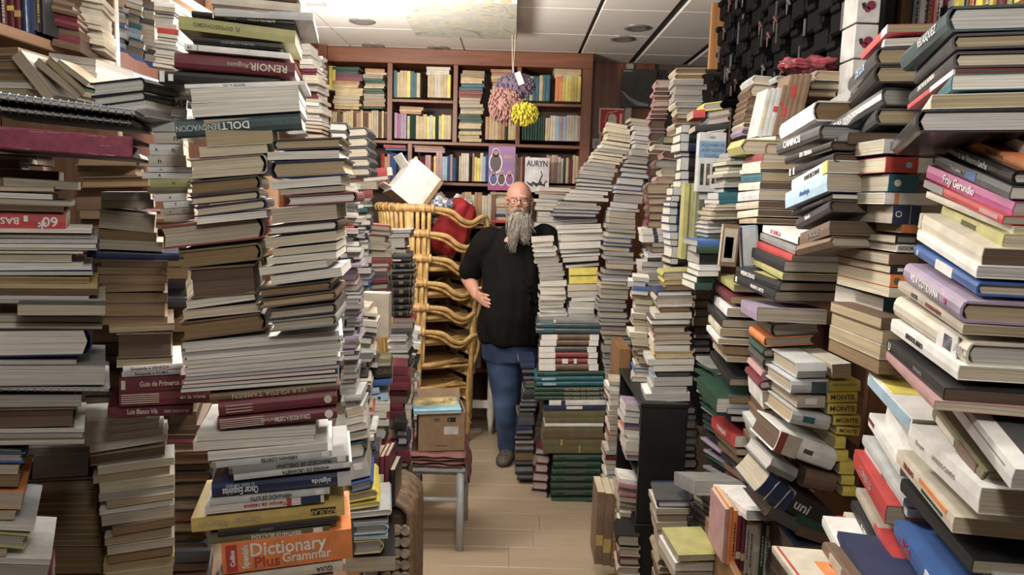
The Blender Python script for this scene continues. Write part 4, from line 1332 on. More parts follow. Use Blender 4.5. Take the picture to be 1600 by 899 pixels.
# ---- on the left wall shelves
pile('the bound volumes on the left wall shelf', 2.02, .3, .16, [(76, -6), (80, 12), (84, 70)], (44, 46), (9, 13), (.25, .25), 'mbmB', 'bq', 'Gs', seed=35, jit=2)
pile('the pale books on the left wall shelf', 2.15, .3, .16, [(126, -10), (128, 20), (140, 70)], (38, 26), (7, 10), (.2, .2), 'qcwq', 'lcq', 'ps', seed=36, jit=3)
row('at the left end of the wall shelf', 1.95, -14, 44, 40, 58, (55, 70), (7, 12), 'mdBnR', d=.15, seed=37)
row('beside the left wall shelf post', 1.98, 44, 72, 45, 55, (60, 70), (5, 9), 'kwku', d=.15, seed=38)
pile('the pale blue books on the wall shelf', 2.5, .3, .15, [(172, -4), (173, 30), (174, 66)], (26, 26), (6, 9), (.3, .3), 'seslu', 'ls', 'ps', seed=39, jit=3)
pile('the second pale blue pile on the shelf', 2.55, .3, .15, [(198, -4), (198, 40), (200, 76)], (26, 26), (6, 9), (.3, .3), 'sesul', 'ls', 'ps', seed=40, jit=3)
pile('the mixed pile at the shelf end', 2.6, .3, .15, [(222, -4), (220, 40), (226, 86)], (24, 24), (6, 9), (.2, .2), 'wqbcd', 'lwb', 'ps', seed=41, jit=3)
pile('the magazine pile left of the lime book', 2.4, .1, .15, [(240, -4), (243, 50), (240, 100)], (34, 36), (4, 8), (.1, .15), 'lwwrqk', 'lw', 'pps', seed=42, jit=4)
def tilted(x0, y0, x1, y1, t, D, c, pg, lab):
    emit_row((x0, y0, x1, y1, t, 'p', c, pg, None, None), lab, D, 0, None, .13, 1)
stack('the fallen books under the wall shelf', 1.58, 0, .13, '''
32 78 87 148 19 p q q
60 90 128 146 13 p B q
78 88 136 142 12 p g t
92 92 140 128 9 p t B
''')
# ---- the back bookcase
WARM = True
D5 = 5.385
row('in the top left bay of the bookcase', D5, 514, 524, 141, 141, (36, 38), (4, 6), 'ycg', d=.12, seed=50)
pile('the second pile in the top left bay', D5, 0, .13, [(522, 104), (521, 172)], 44, (4, 7), (.02, .02), 'cxgqcmc', 'ccqt', 'pss', seed=51, jit=3)
pile('the right pile in the top left bay', D5, 0, .13, [(569, 107), (569, 172)], 34, (3, 5), (.02, .02), 'gcqRbt', 'ctq', 'pss', seed=52, jit=2)
row('in the lower left bay of the bookcase', D5, 516, 604, 214, 216, (36, 42), (3, 5.5), 'cqtccbc', d=.12, seed=53)
row('in the second bay, upper shelf left', D5, 615, 655, 152, 152, (36, 42), (4, 6), 'cecyec', d=.12, seed=54)
row('in the second bay, upper shelf right', D5, 668, 706, 152, 153, (34, 38), (4, 6), 'cygccw', d=.12, seed=55)
pile('the flat books over the second bay row', D5, 0, .12, [(667, 104), (667, 115)], 38, (4, 5), (.03, .03), 'cwq', 'cw', 's', seed=56, jit=1)
row('in the second bay, lower left', D5, 616, 636, 216, 217, (38, 40), (4.5, 5), 'vvh', d=.12, seed=57)
row('in the second bay, lower right', D5, 636, 707, 217, 218, (34, 38), (4, 6), 'cgclyc', d=.12, seed=58)
pile('the flat books over the lower second row', D5, 0, .12, [(625, 166), (625, 177)], 38, (3, 4), (.03, .03), 'vcq', 'cw', 's', seed=59, jit=1)
pile('the pile in the third bay', D5, 0, .13, [(722, 110), (718, 138), (717, 219)], 38, (4, 6), (.03, .02), 'cRqwecgc', 'ctq', 'pss', seed=60, jit=2)
row('in the third bay behind the hanging', D5, 758, 806, 218, 219, (34, 40), (4, 6), 'cgcqg', d=.12, seed=61)
pile('the pile behind the hanging decoration', D5, 0, .13, [(768, 108), (768, 178)], 36, (4, 6), (.02, .02), 'cqtc', 'ctq', 'pss', seed=62, jit=2)
row('in the fourth bay, upper left', D5, 816, 857, 157, 158, (36, 40), (4, 6), 'ceeye', d=.12, seed=63)
row('in the fourth bay, upper right', D5, 867, 908, 158, 159, (36, 39), (4, 6), 'yoxyx', d=.12, seed=64)
pile('the flat books over the yellow row', D5, 0, .12, [(866, 107), (866, 118)], 42, (5, 6), (.02, .02), 'cwy', 'cw', 's', seed=65, jit=1)
row('in the fourth bay, lower left', D5, 815, 858, 219, 220, (34, 38), (3, 5), 'gggcg', d=.12, seed=66)
row('in the fourth bay, lower right', D5, 859, 908, 220, 221, (37, 40), (4, 6), 'pspgwp', d=.12, seed=67)
row('on the left of the second long shelf', D5, 575, 637, 281, 282, (34, 42), (3, 6), 'keucrwnqw', d=.12, seed=68)
row('in the middle of the second long shelf', D5, 647, 771, 282, 284, (36, 44), (3, 5.5), 'cyuemwpckRsq', d=.12, seed=69)
row('on the right of the second long shelf', D5, 780, 908, 285, 287, (36, 44), (3, 5.5), 'cmpwRgcqpc', d=.12, seed=70)
pile('the flat books on the second long shelf', D5, 0, .12, [(646, 227), (648, 238)], 48, (3, 4), (.03, .03), 'cpqw', 'cw', 's', seed=71, jit=2)
pile('the red flat books on the second long shelf', D5, 0, .12, [(600, 226), (601, 236)], 36, (4, 5), (.03, .03), 'rwu', 'cw', 's', seed=72, jit=2)
row('on the third long shelf by the red cushion', D5, 714, 772, 349, 351, (44, 50), (4, 7), 'qcwbpw', d=.12, seed=73)
pile('the red and white pile behind the man', D5 - .02, 0, .14, [(767, 300), (768, 350)], 34, (4, 6), (.02, .02), 'rwrwnc', 'wl', 'ssp', seed=74, jit=2)
pile('the white pile right of his head', 5.0, 0, .15, [(840, 292), (838, 310), (836, 330)], 50, (5, 7), (.03, .05), 'wcqrw', 'wlq', 'psp', seed=75, jit=5, sup=0)
row('on the fourth long shelf', D5, 720, 905, 425, 432, (48, 56), (5, 9), 'qcwbpwRkn', d=.12, seed=76)
row('on the fifth long shelf', D5, 655, 905, 505, 512, (48, 56), (5, 9), 'kbdnRbqk', d=.12, seed=77)
row('on the lowest long shelf', D5, 655, 905, 578, 584, (44, 52), (5, 9), 'kbdnRbwk', d=.12, seed=78)
WARM = False
# books on the right wall shelf, spines to the aisle
def wall_row(name, x, y0, y1, z, covers, seed, H=(.18, .25), T=(.015, .04), side=1):
    rnd = random.Random(seed); y = y1; n = 0
    while y > y0:
        t = rnd.uniform(*T); h = rnd.uniform(*H); n += 1
        # spine faces -x: into = +x ; X up ; Z = up x into
        Y = Vector((side, 0, 0)); X = Vector((0, 0, 1)); Z = X.cross(Y)
        O = Vector((x + side * rnd.uniform(0, .02), y if side > 0 else y - t, z))
        add_book(O, X, Y, Z, h, .15, t - .001, 'S', rnd.choice(covers), 'c', 'RND', name, n, 'shelf', h * t * 1155 * 400)
        y -= t
wall_row('on the top right wall shelf', 1.31, 1.62, 2.00, 2.2005, 'ykalmrs', 3)
wall_row('on the top right wall shelf beyond the post', 1.31, 2.04, 2.60, 2.2005, 'yjdkmrnow', 4)
wall_row('on the dim right wall shelf', 1.31, .7, 1.95, 1.6, 'dkbmnk', 5)
from mathutils import noise
def soft(name, c, r, m, lab, cat, amp=.02, seed=1, sub=4, rot=None, pw=2.6):
    bm_ = bmesh.new(); bmesh.ops.create_cube(bm_, size=2); bmesh.ops.subdivide_edges(bm_, edges=bm_.edges[:], cuts=9, use_grid_fill=True)
    for v in bm_.verts:
        p = v.co; q = (abs(p.x)**pw + abs(p.y)**pw + abs(p.z)**pw) ** (1 / pw); p = p / max(q, 1e-6)
        n = noise.noise(p * 2.3 + Vector((seed, 0, 0))) * 2 + noise.noise(p * 6 + Vector((0, seed, 0)))
        v.co = Vector((p.x * r[0], p.y * r[1], p.z * r[2])) + p * n * amp
    me = bpy.data.meshes.new(name); bm_.to_mesh(me); bm_.free(); me.materials.append(m)
    for p in me.polygons: p.use_smooth = True
    o = bpy.data.objects.new(name, me); COL.objects.link(o); o.location = c
    if rot: o.rotation_euler = rot
    return tag(o, lab, cat)
# ================================================================ other things
# white boxes with a red mark beside the black rack
for k, (z, lab) in enumerate(((2.185, 'upper white box with a dark red mark by the black rack'), (2.085, 'lower white box with a dark red mark by the black rack'), (1.985, 'white box with a black mark under the black rack'))):
    o = empty('box', (.972, 2.22, z), lab, 'box', None)
    MB().bev((0, 0, 0), (.068, .09, .095), .002).build('carton', mat('grey_white_card', (.50, .49, .48), .5), o)
    m = MB()
    for a, b_, r in ((.040, .058, .013), (.030, .046, .008)): m.tube([(a, -.002, b_ - .01), (a, .002, b_ - .01)], r, 10)
    m2 = MB(); m2.loft([[(.012, y, .052), (.020, y, .056), (.026, y, .044), (.018, y, .036)] for y in (-.003, .001)]); m2.build('printed_leaf', mat('near_black_print', (.02, .02, .02), .5), o)
    m.build('printed_mark', mat('dark_red_print', (.18, .02, .05) if k < 2 else (.02, .02, .02), .5), o)
soft('plastic_bag', at(1262, 103, 2.36), (.085, .04, .018), mat('red_clear_plastic', (.30, .06, .08), .15, 0, .5, 40), 'crumpled red plastic bag under the black rack', 'bag', .012, 5)
# spiral-bound pads and portfolio on the far left
def spiral(x0, y0, x1, y1, t, D, name, lab, cc, yaw=18):
    A, X, Y, Z, w, T = fit_front(x0, y0, x1, y1, t, D, math.radians(yaw))
    M = Matrix.Translation(A) @ Matrix((X, Y, Z)).transposed().to_4x4()
    o = bpy.data.objects.new(name, None); COL.objects.link(o); o.matrix_world = M; tag(o, lab, 'notebook')
    MB().bev((0, .004, -T * .25), (w, .24, 0), .001).build('cover', cover_mat(cc), o)
    MB().box((.002, .006, -T * .8), (w - .002, .238, -T * .25)).build('page_block', page_mat('l'), o)
    MB().bev((0, .004, -T), (w, .24, -T * .8), .001).build('back_cover', cover_mat('k'), o)
    n = int(w / .012); m = MB()
    for i in range(n):
        x = (i + .5) * w / n
        pts = [(x, .009 + .0 + T * .62 * math.cos(a), -T * .5 + T * .62 * math.sin(a)) for a in [k * math.pi / 5 for k in range(11)]]
        m.tube(pts, .0012, 5, False)
    m.build('spiral_wire', mat('dull_wire', (.45, .46, .48), .3, .8), o, True)
spiral(-50, 138, 212, 171, 11, 1.20, 'spiral_pad', 'black spiral-bound pad topmost above the maroon portfolio', 's')
spiral(-50, 158, 206, 186, 10, 1.22, 'spiral_pad', 'dark spiral-bound pad directly on the maroon portfolio', 'k')
spiral(-60, 604, 172, 607, 8, 1.22, 'spiral_pad', 'white spiral-bound pad under the thick white volumes at left', 'l', 29)
A, X, Y, Z, w, T = fit_front(-60, 192, 207, 214, 36, 1.19, 18 * math.pi / 180)
o = bpy.data.objects.new('portfolio', None); COL.objects.link(o); o.matrix_world = Matrix.Translation(A) @ Matrix((X, Y, Z)).transposed().to_4x4()
tag(o, 'large maroon portfolio case with scuffed edge at far left', 'portfolio')
MB().bev((0, 0, -T), (w, .006, 0), .003).build('spine', mat('scuffed_maroon_cloth', (.20, .035, .065), .55, 0, .2, 50), o)
MB().bev((0, .006, -.004), (w - .002, .27, 0), .002).build('lid', mat('dark_portfolio_cloth', (.03, .02, .03), .6), o)
MB().bev((0, .006, -T), (w - .002, .27, -T + .004), .002).build('base', mat('dark_portfolio_cloth', (.03, .02, .03), .6), o)
MB().box((.004, .02, -T + .005), (w - .03, .26, -.008)).build('papers', page_mat('a'), o)
rs = random.Random(8); m = MB()
for _ in range(14):
    x = rs.uniform(0, w * .95); m.box((x, -.0004, -T * rs.choice((.08, .95, .9, .5)) - .0005), (x + rs.uniform(.004, .022), .001, -T * .0 - T * rs.choice((.3,)) * 0 - T * .07) if False else (x + rs.uniform(.004, .02), .001, 0))
m.v = []; m.f = []
for _ in range(16):
    x = rs.uniform(0, w * .95); z = -T * rs.choice((.1, .12, .9, .92, .5)); m.box((x, -.0004, z - .0006), (x + rs.uniform(.004, .022), .001, z))
m.build('scuffs', mat('scuff', (.45, .35, .36), .8), o)

# ---- stacked wicker armchairs
W_RAT = mat('honey_rattan', (.62, .41, .17), .42, 0, .2, 18, .3, 60, .15)
W_RAT2 = mat('dark_rattan_wrap', (.50, .30, .11), .45, 0, .3, 40, .5, 120)
def arc(a, r, z): return Vector((math.cos(a) * r, math.sin(a) * r, z))
def wicker_chair():
    root = empty('wicker_armchair', (0, 0, 0), 'x', 'chair')
    a0, a1 = math.radians(102), math.radians(258)
    nsl = 21
    for i in range(nsl):
        a = a0 + (a1 - a0) * (i + .5) / nsl
        pts = [arc(a, .245, .40), arc(a, .262, .55), arc(a, .285, .775)]
        MB().tube(catmull(pts, 3), .0135, 7).build('slat', W_RAT, root, True)
    rim = [arc(a0 + (a1 - a0) * k / 14, .288, .785) for k in range(15)]
    lft = [Vector((.06, .30, .77)), Vector((.14, .305, .715)), Vector((.21, .30, .70)), Vector((.28, .29, .735)), Vector((.325, .275, .735)), Vector((.345, .265, .68)), Vector((.33, .26, .60)), Vector((.30, .255, .52))]
    rgt = [Vector((p.x, -p.y, p.z)) for p in lft]
    MB().tube(catmull(rim, 2), .026, 8).build('back_rim', W_RAT2, root, True)
    m = MB()
    for k in range(15):
        p = rim[k]; t = (rim[min(14, k+1)] - rim[max(0, k-1)]).normalized()
        m.tube([p - t * .008, p + t * .008], .029, 8)
    tag(m.build('rim_binding', W_RAT, root, True), kind='stuff')
    for side in (lft, rgt):
        s0 = rim[0] if side is lft else rim[-1]
        MB().tube(catmull([s0] + side, 4), .016, 8).build('armrest', W_RAT, root, True)
        MB().tube(catmull([s0 - Vector((0, 0, .018)), *[p - Vector((.012, 0, .03)) for p in side[:-2]]], 3), .010, 6).build('armrest_rail', W_RAT2, root, True)
    for sx, sy in ((.29, .25), (.29, -.25)):
        MB().tube([(sx + .01, sy, .56), (sx, sy * .99, .40), (sx, sy * .97, 0)], [.017, .019, .016], 10).build('leg', W_RAT, root, True)
    for an in (132, 228):
        a = math.radians(an)
        MB().tube([arc(a, .285, .77), arc(a, .27, .4), arc(a, .29, 0)], [.02, .022, .017], 10).build('leg', W_RAT, root, True)
    out = [(.29 if math.cos(a) > .75 else .26 * math.cos(a) / .9 if math.cos(a) > 0 else .25 * math.cos(a), .25 * math.sin(a)) for a in [k * math.pi / 12 for k in range(24)]]
    ring = [Vector((x, y, .40)) for x, y in out]
    MB().tube(ring + [ring[0]], .017, 8, False).build('seat_rim', W_RAT, root, True)
    for k in range(13):
        y = -.225 + k * .0375; h = math.sqrt(max(0, .25**2 - y*y)) ; MB().bev((-h, y - .016, .395), (.275, y + .016, .405), .003).build('seat_strip', W_RAT2, root)
    MB().tube([(.285, -.24, .30), (.285, .24, .30)], .013, 8).build('apron_rail', W_RAT, root, True)
    m = MB()
    for k in range(12): m.tube([(.286, -.22 + k * .04, .30), (.286, -.22 + k * .04, .40)], .012, 6)
    m.build('apron_weave', W_RAT, root, True)
    for sy in (1, -1): MB().tube([(.285, .245 * sy, .22), (-.19, .2 * sy, .22)], .011, 8).build('stretcher', W_RAT, root, True)
    return root
CH0 = Vector((-.625, 4.92, 0)); CH_RZ = math.radians(30)
proto = wicker_chair(); chl = ['lowest wicker armchair of the tall stack, legs on the floor', 'second wicker armchair from the floor in the tall stack', 'third wicker armchair from the floor in the tall stack', 'fourth wicker armchair from the floor in the tall stack', 'fifth wicker armchair from the floor, just under the top one', 'topmost wicker armchair of the stack, holding cushion and boxes']
def dup(root):
    r = root.copy(); COL.objects.link(r)
    for ch in list(root.children):
        c = ch.copy(); COL.objects.link(c); c.parent = r
    return r
for k in range(6):
    o = proto if k == 0 else dup(proto)
    o.location = CH0 + Vector((.008 * k - .02, 0, .157 * k)); o.rotation_euler = (0, 0, CH_RZ + math.radians((0, 3, -2, 2, -3, 1)[k]))
    o['label'] = chl[k]; o['group'] = 'wicker armchairs stacked one in another'
# cushion, cloths, box on the top chair
soft('cushion', at(708, 356, 4.93), (.11, .06, .19), mat('red_cotton', (.36, .02, .025), .75, 0, .15, 12, .3, 80), 'red cushion leaning inside the topmost wicker armchair', 'cushion', .014, 3, rot=(.1, .55, .5), pw=3.2)
soft('white_cloth', at(705, 332, 4.99), (.13, .05, .075), mat('white_cotton', (.66, .66, .68), .8, 0, .08, 14, .4, 60), 'crumpled white cloth behind the red cushion', 'cloth', .03, 7, rot=(0, -.5, .2))
m, N, L, P = nt('blue_check_cotton'); tc = N.new('ShaderNodeTexCoord'); ck = N.new('ShaderNodeTexChecker'); ck.inputs['Scale'].default_value = 38
ck.inputs['Color1'].default_value = (.62, .64, .68, 1); ck.inputs['Color2'].default_value = (.13, .16, .26, 1); L.new(tc.outputs['Object'], ck.inputs['Vector']); L.new(ck.outputs['Color'], P.inputs['Base Color'])
soft('checked_cloth', at(675, 318, 4.90), (.13, .09, .05), m, 'blue and white checked cloth on the topmost wicker armchair', 'cloth', .03, 9)
# brown carton tilted on top of the chairs, glare on its faces painted white
c0 = at(646, 290, 4.86)
o = empty('cardboard_box', c0, 'tilted open carton, overexposed faces painted white, on the wicker armchairs', 'box'); o.rotation_euler = (math.radians(-8), math.radians(38), math.radians(20))
Wt = mat('glare_white_card', (.84, .82, .78), .6); BC = mat('brown_cardboard', (.33, .22, .13), .7, 0, .08, 30)
MB().bev((-.11, -.10, -.14), (.13, .10, .12), .003).build('carton', BC, o)
MB().box((-.112, -.104, -.142), (.10, -.1005, .121)).build('glare_face', Wt, o)
MB().box((-.115, -.103, -.142), (-.1105, .10, .121)).build('glare_side', Wt, o)
MB().bev((.13, -.10, .09), (.27, .09, .097), .002, Matrix.Rotation(.25, 4, 'Y')).build('flap', BC, o)
MB().bev((-.22, -.09, .02), (-.112, .09, .027), .002, Matrix.Rotation(.3, 4, 'Y')).build('glare_flap', Wt, o)
MB().bev((-.20, -.09, -.10), (-.112, .09, -.093), .002, Matrix.Rotation(-.2, 4, 'Y')).build('glare_flap', Wt, o)
MB().box((.1305, -.06, -.03), (.132, .03, .06)).build('label_sticker', mat('grey_card', (.26, .25, .25), .6), o)

# ---- white table behind the chairs
o = empty('side_table', (-.30, 5.02, 0), 'white painted table with turned legs behind the wicker armchairs', 'table')
Wp = mat('white_paint', (.66, .64, .60), .45, 0, .05)
tA = at(766, 676, 5.02).x + .30
for x in (tA, tA - .52):
    for y in (0, .24):
        MB().tube([(x, y, .0), (x, y, .10), (x, y, .14), (x, y, .42), (x, y, .66)], [.014, .022, .028, .026, .03], 10).build('leg', Wp, o, True)
MB().bev((tA - .52, -.014, .19), (tA, .014, .245), .004).build('rail', Wp, o)
MB().bev((tA - .56, -.05, .66), (tA + .04, .29, .69), .005).build('tabletop', Wp, o)

# ---- stool with cloth and carton
fx_ = -.21; fy = 3.30
o = empty('stool', (fx_ - .17, fy + .17, 0), 'pale painted stool with tubular legs under the pink-brown cloth', 'stool')
M_ST = mat('pale_grey_paint', (.46, .48, .50), .4, 0, .1, 25)
sh_ = .385
for sx in (-1, 1):
    for sy in (-1, 1):
        MB().tube([(.17*sx, .17*sy, 0), (.165*sx, .165*sy, sh_)], [.0185, .0185], 14).build('leg', M_ST, o, True)
for sy, z in ((-1, .245), (1, .245), (-1, .27)): 
    if z < .26: MB().tube([(-.17, .168*sy, z), (.17, .168*sy, z)], .011, 8).build('rung', M_ST, o, True)
for sx in (-1, 1): MB().tube([(.168*sx, -.17, .20), (.168*sx, .17, .20)], .011, 8).build('rung', M_ST, o, True)
MB().bev((-.19, -.19, sh_ - .004), (.19, .19, sh_ + .022), .008).build('seat', M_ST, o)
M_CL = mat('dusty_pink_brown_cloth', (.20, .085, .08), .85, 0, .18, 14, .5, 70)
from mathutils import noise
def folded(name, cx, cy, z0, w, d, layers, lab):
    root = empty(name, (cx, cy, z0), lab, 'cloth'); z = 0
    for k in range(layers):
        vs_ = []; fs = []; nx, ny = 22, 10; t = .016
        for s_ in (0, 1):
            for j in range(ny):
                for i in range(nx):
                    u = i / (nx-1); v = j / (ny-1)
                    x = (u - .5) * w + .006 * noise.noise(Vector((k*3.1, v*4, s_))); y = (v - .5) * d
                    e = min(u, 1-u, v, 1-v); rr_ = t * .5 * (1 - max(0, 1 - e / .04) ** 2 * .8)
                    zz = z + t/2 + (rr_ if s_ else -rr_) + .007 * noise.noise(Vector((u*5, v*5, k*2.3)))
                    vs_.append((x + .004 * k * (1 if k % 2 else -1), y + .012 * noise.noise(Vector((u*6, k*1.7, .3))), zz))
            for j in range(ny-1):
                for i in range(nx-1):
                    a = s_*nx*ny + j*nx + i; fs.append((a, a+1, a+nx+1, a+nx) if s_ else (a, a+nx, a+nx+1, a+1))
        # close the rim
        N_ = nx*ny; rim = [i for i in range(nx)] + [j*nx + nx-1 for j in range(1, ny)] + [(ny-1)*nx + i for i in range(nx-2, -1, -1)] + [j*nx for j in range(ny-2, 0, -1)]
        for i in range(len(rim)):
            a, b_ = rim[i], rim[(i+1) % len(rim)]; fs.append((a, b_, b_ + N_, a + N_))
        mesh_obj('fold', vs_, fs, M_CL, root, None, True); z += t * .92
    return root, z
cl, cz = folded('folded_cloth', fx_ - .19, fy + .15, sh_ + .024, .40, .36, 4, 'folded dusty pink-brown cloth lying on the pale stool')
# ragged corner hanging over the right side
vs_ = []; fs = []; nx, ny = 10, 9
for i in range(nx):
    for j in range(ny):
        u = i/(nx-1); v = j/(ny-1); L_ = .05 + .11 * (1 - abs(u - .35) * 1.2) + .02 * noise.noise(Vector((u*9, 0, 0)))
        vs_.append((.195 + .035 * math.sin(v*1.6) + .012 * noise.noise(Vector((u*4, v*3, 1))), -.17 + u * .2, .06 - v * L_))
for i in range(nx-1):
    for j in range(ny-1): a = i*ny + j; fs.append((a, a+1, a+ny+1, a+ny))
hc = mesh_obj('hanging_corner', vs_, fs, M_CL, cl, None, True); hc.modifiers.new('s', 'SOLIDIFY').thickness = .006
# carton with a blue picture book
zb = sh_ + .026 + cz + .003
A = at(648, 694, 3.32); B = at(720, 690, 3.32)
ow = B.x - A.x; oh = .185
o = empty('cardboard_box', (A.x + ow/2, 3.42, zb), 'brown cardboard box with printed marks on the cloth-covered stool', 'box'); o.rotation_euler = (0, 0, math.radians(10))
for nm, a, b_ in (('side', (-ow/2, -.10, 0), (ow/2, -.096, oh)), ('side', (-ow/2, .096, 0), (ow/2, .10, oh)), ('side', (-ow/2, -.096, 0), (-ow/2 + .004, .096, oh)), ('side', (ow/2 - .004, -.096, 0), (ow/2, .096, oh)), ('bottom', (-ow/2 + .004, -.096, 0), (ow/2 - .004, .096, .004))):
    MB().box(a, b_).build(nm, BC, o)
MB().box((0, -.002, 0), (ow*.96, .002, .06), Matrix.Translation((-ow*.48, .10, oh)) @ Matrix.Rotation(-.5, 4, 'X')).build('flap', BC, o)
MB().box((0, -.09, -.002), (.07, .09, .002), Matrix.Translation((ow/2, 0, oh)) @ Matrix.Rotation(1.1, 4, 'Y')).build('flap', BC, o)
Bk = mat('black_print', (.02, .018, .016), .6)
m = MB()
for x in (.12, .17): m.box((ow*(x), -.1012, oh*.74), (ow*(x+.13) if x > .15 else ow*(x+.03), -.0995, oh*.86))
m.build('printed_mark', Bk, o)
def fr(x, z, rot=0): return Matrix(((1,0,0,x), (0,0,-1,-.1013), (0,1,0,z), (0,0,0,1)))
text_obj('printed_lettering', 'FSC', .018, Bk, fr(-ow*.1, oh*.80), o, .0002, bold=.0006)
MB().box((ow*.05, -.1012, oh*.42), (ow*.36, -.0995, oh*.62)).build('address_sticker', mat('white_sticker', (.62, .62, .62), .4), o)
text_obj('printed_lettering', 'www.raja.es', .011, Bk, fr(0, oh*.14), o, .0002)
Xp = empty('picture_book', (A.x + ow*.45, 3.40, zb + oh + .002), 'pale blue and yellow picture book lying on the cardboard box', 'book'); Xp.rotation_euler = (math.radians(3), 0, math.radians(12))
MB().bev((-.12, -.10, 0), (.10, .09, .004), .001).build('cover', mat('sky_print', (.25, .50, .66), .3), Xp)
MB().box((-.118, -.098, .004), (.098, .088, .014)).build('page_block', page_mat('w'), Xp)
MB().bev((-.12, -.10, .014), (.10, .09, .018), .001).build('cover', mat('sky_print', (.25, .50, .66), .3), Xp)
MB().box((-.11, -.03, .018), (.09, .085, .0188)).build('cover_picture', mat('sand_yellow_print', (.60, .50, .26), .35, noise=.5, scale=22), Xp)

# ---- wicker hamper by the aisle
hA = at(624, 800, 2.45)
o = empty('wicker_hamper', (-.335, 2.42, 0), 'brown woven wicker hamper standing at the foot of the left stacks', 'hamper')
Wh = mat('grey_brown_wicker', (.20, .13, .08), .6, 0, .3, 40, .5, 150); Wh2 = mat('pale_wicker_ends', (.32, .27, .19), .6, 0, .3, 60)
HZ = .69; hx0, hx1, hy0, hy1 = -.055, .035, -.2, .06
MB().bev((hx0 + .01, hy0 + .01, 0), (hx1 - .01, hy1 - .01, HZ - .03), .02).build('body', mat('dark_wicker_core', (.05, .03, .02), .8), o)
n = 10
for i in range(n):     # ribs running round the top and down the aisle side
    y = hy0 + (hy1 - hy0) * (i + .5) / n
    pts = [(hx0, y, HZ - .09), (hx0 + .01, y, HZ - .02), ((hx0 + hx1) / 2 - .01, y, HZ), (hx1 - .01, y, HZ - .03), (hx1, y, HZ - .09), (hx1 + .002, y, .3), (hx1, y, .005)]
    MB().tube(catmull(pts, 3), (hy1 - hy0) / n * .52, 8).build('rib', Wh, o, True)
for j in range(16):
    for x in (-.038, -.006, .022):
        MB().tube([(x, hy0 - .006, .03 + j * .038), (x, hy0 + .012, .03 + j * .038)], .0155, 10).build('rod_end', Wh2, o, False)

# ---- black shelf unit in the aisle
U0 = at(1003, 630, 2.72); U1 = at(1076, 630, 2.72); uz = U0.z
o = empty('shelf_unit', (U0.x, 2.72, 0), 'narrow black shelf unit seen end-on beside the aisle', 'shelf'); uw = U1.x - U0.x
MB().bev((0, 0, .42), (uw, .018, uz - .016), .002).build('side_panel', M_BLK, o)
MB().bev((0, 0, 0), (uw + .06, .018, .415), .002).build('lower_side_panel', M_BLK, o)
MB().bev((0, .56, 0), (uw, .578, uz - .016), .002).build('side_panel', M_BLK, o)
MB().bev((-.004, -.004, uz - .016), (uw + .004, .584, uz), .002).build('top', M_BLK, o)
for z in (.14, .405, .60): MB().bev((.001, .019, z - .016), (uw - .002, .559, z), .002).build('shelf', M_BLK, o)
MB().box((uw - .008, .019, .01), (uw - .003, .559, uz - .017)).build('back_panel', M_BLK, o)
# brown board crate behind it
a = at(964, 625, 3.45); b_ = at(986, 545, 3.45)
o = empty('wooden_crate', (a.x, 3.45, 0), 'upright brown wooden box behind the black shelf unit', 'crate')
MB().bev((0, 0, .0), (b_.x - a.x, .018, b_.z), .002).build('board', W_ORANGE if False else wood_mat('brown_crate_wood', (.30, .16, .07), .5, 2), o)
MB().bev((0, .018, .0), (.018, .30, b_.z), .002).build('board', wood_mat('brown_crate_wood', (.30, .16, .07), .5, 2), o)
MB().bev((.018, .018, b_.z - .02), (b_.x - a.x, .30, b_.z - .001), .002).build('board', wood_mat('brown_crate_wood', (.30, .16, .07), .5, 2), o)
# crate holding the upright row at the lower right
a = at(1101, 826, 2.05); b_ = at(1166, 905, 1.62)
o = empty('wooden_crate', (0, 0, 0), 'low brown wooden crate holding a row of upright books at lower right', 'crate')
d_ = (b_ - a); d_.z = 0; ln = d_.length; d_.normalize(); ang = math.atan2(d_.y, d_.x); zt = (a.z + b_.z) / 2
o.location = (a.x, a.y, 0); o.rotation_euler = (0, 0, ang); CW = wood_mat('crate_wood', (.27, .14, .065), .5, 0)
MB().bev((0, 0, zt - .14), (ln + .1, .018, zt), .003).build('board', CW, o)
MB().bev((0, .018, zt - .14), (.018, .50, zt), .003).build('board', CW, o)
MB().bev((0, .02, zt - .155), (ln + .1, .50, zt - .141), .003).build('bottom_board', CW, o)
for x, y in ((.02, .03), (ln + .05, .03), (.02, .46), (ln + .05, .46)): MB().bev((x, y - .01, 0), (x + .03, y + .02, zt - .156), .003).build('leg', CW, o)

# ---- things on the back wall
def wallpanel(name, px0, py0, px1, py1, D, col, lab, cat, th=.01, rough=.5):
    A = at(px0, py1, D); B = at(px1, py0, D)
    o = empty(name, (A.x, D, A.z), lab, cat); MB().bev((0, -th, 0), (B.x - A.x, 0, B.z - A.z), .0015).build('panel', mat(name + '_ground', col, rough), o)
    return o, B.x - A.x, B.z - A.z
YS = YP - .021
o, w, h = wallpanel('fire_sign', 935, 170, 978, 209, YS, (.60, .02, .015), 'red fire extinguisher sign with white border on the wood wall', 'sign', .004)
Ws = mat('sign_white', (.78, .74, .66), .5)
def strips(o, w, h, b, y=-.0052):
    m = MB(); m.box((0, y, 0), (w, -.003, b)); m.box((0, y, h - b), (w, -.003, h)); m.box((0, y, b), (b, -.003, h - b)); m.box((w - b, y, b), (w, -.003, h - b)); m.build('border', Ws, o)
strips(o, w, h, w * .05)
m = MB(); cx = w * .5
m.loft([[(cx + r * math.cos(t) * w, -.0055 if s_ else -.0035, z * h + (0)) for t in (0, math.pi)] for s_ in (0,) for r, z in ((.1, .1),)] * 2, False) if False else None
prof = [(-.16, .12), (.16, .12), (.16, .62), (.13, .72), (.05, .78), (-.05, .78), (-.13, .72), (-.16, .62)]
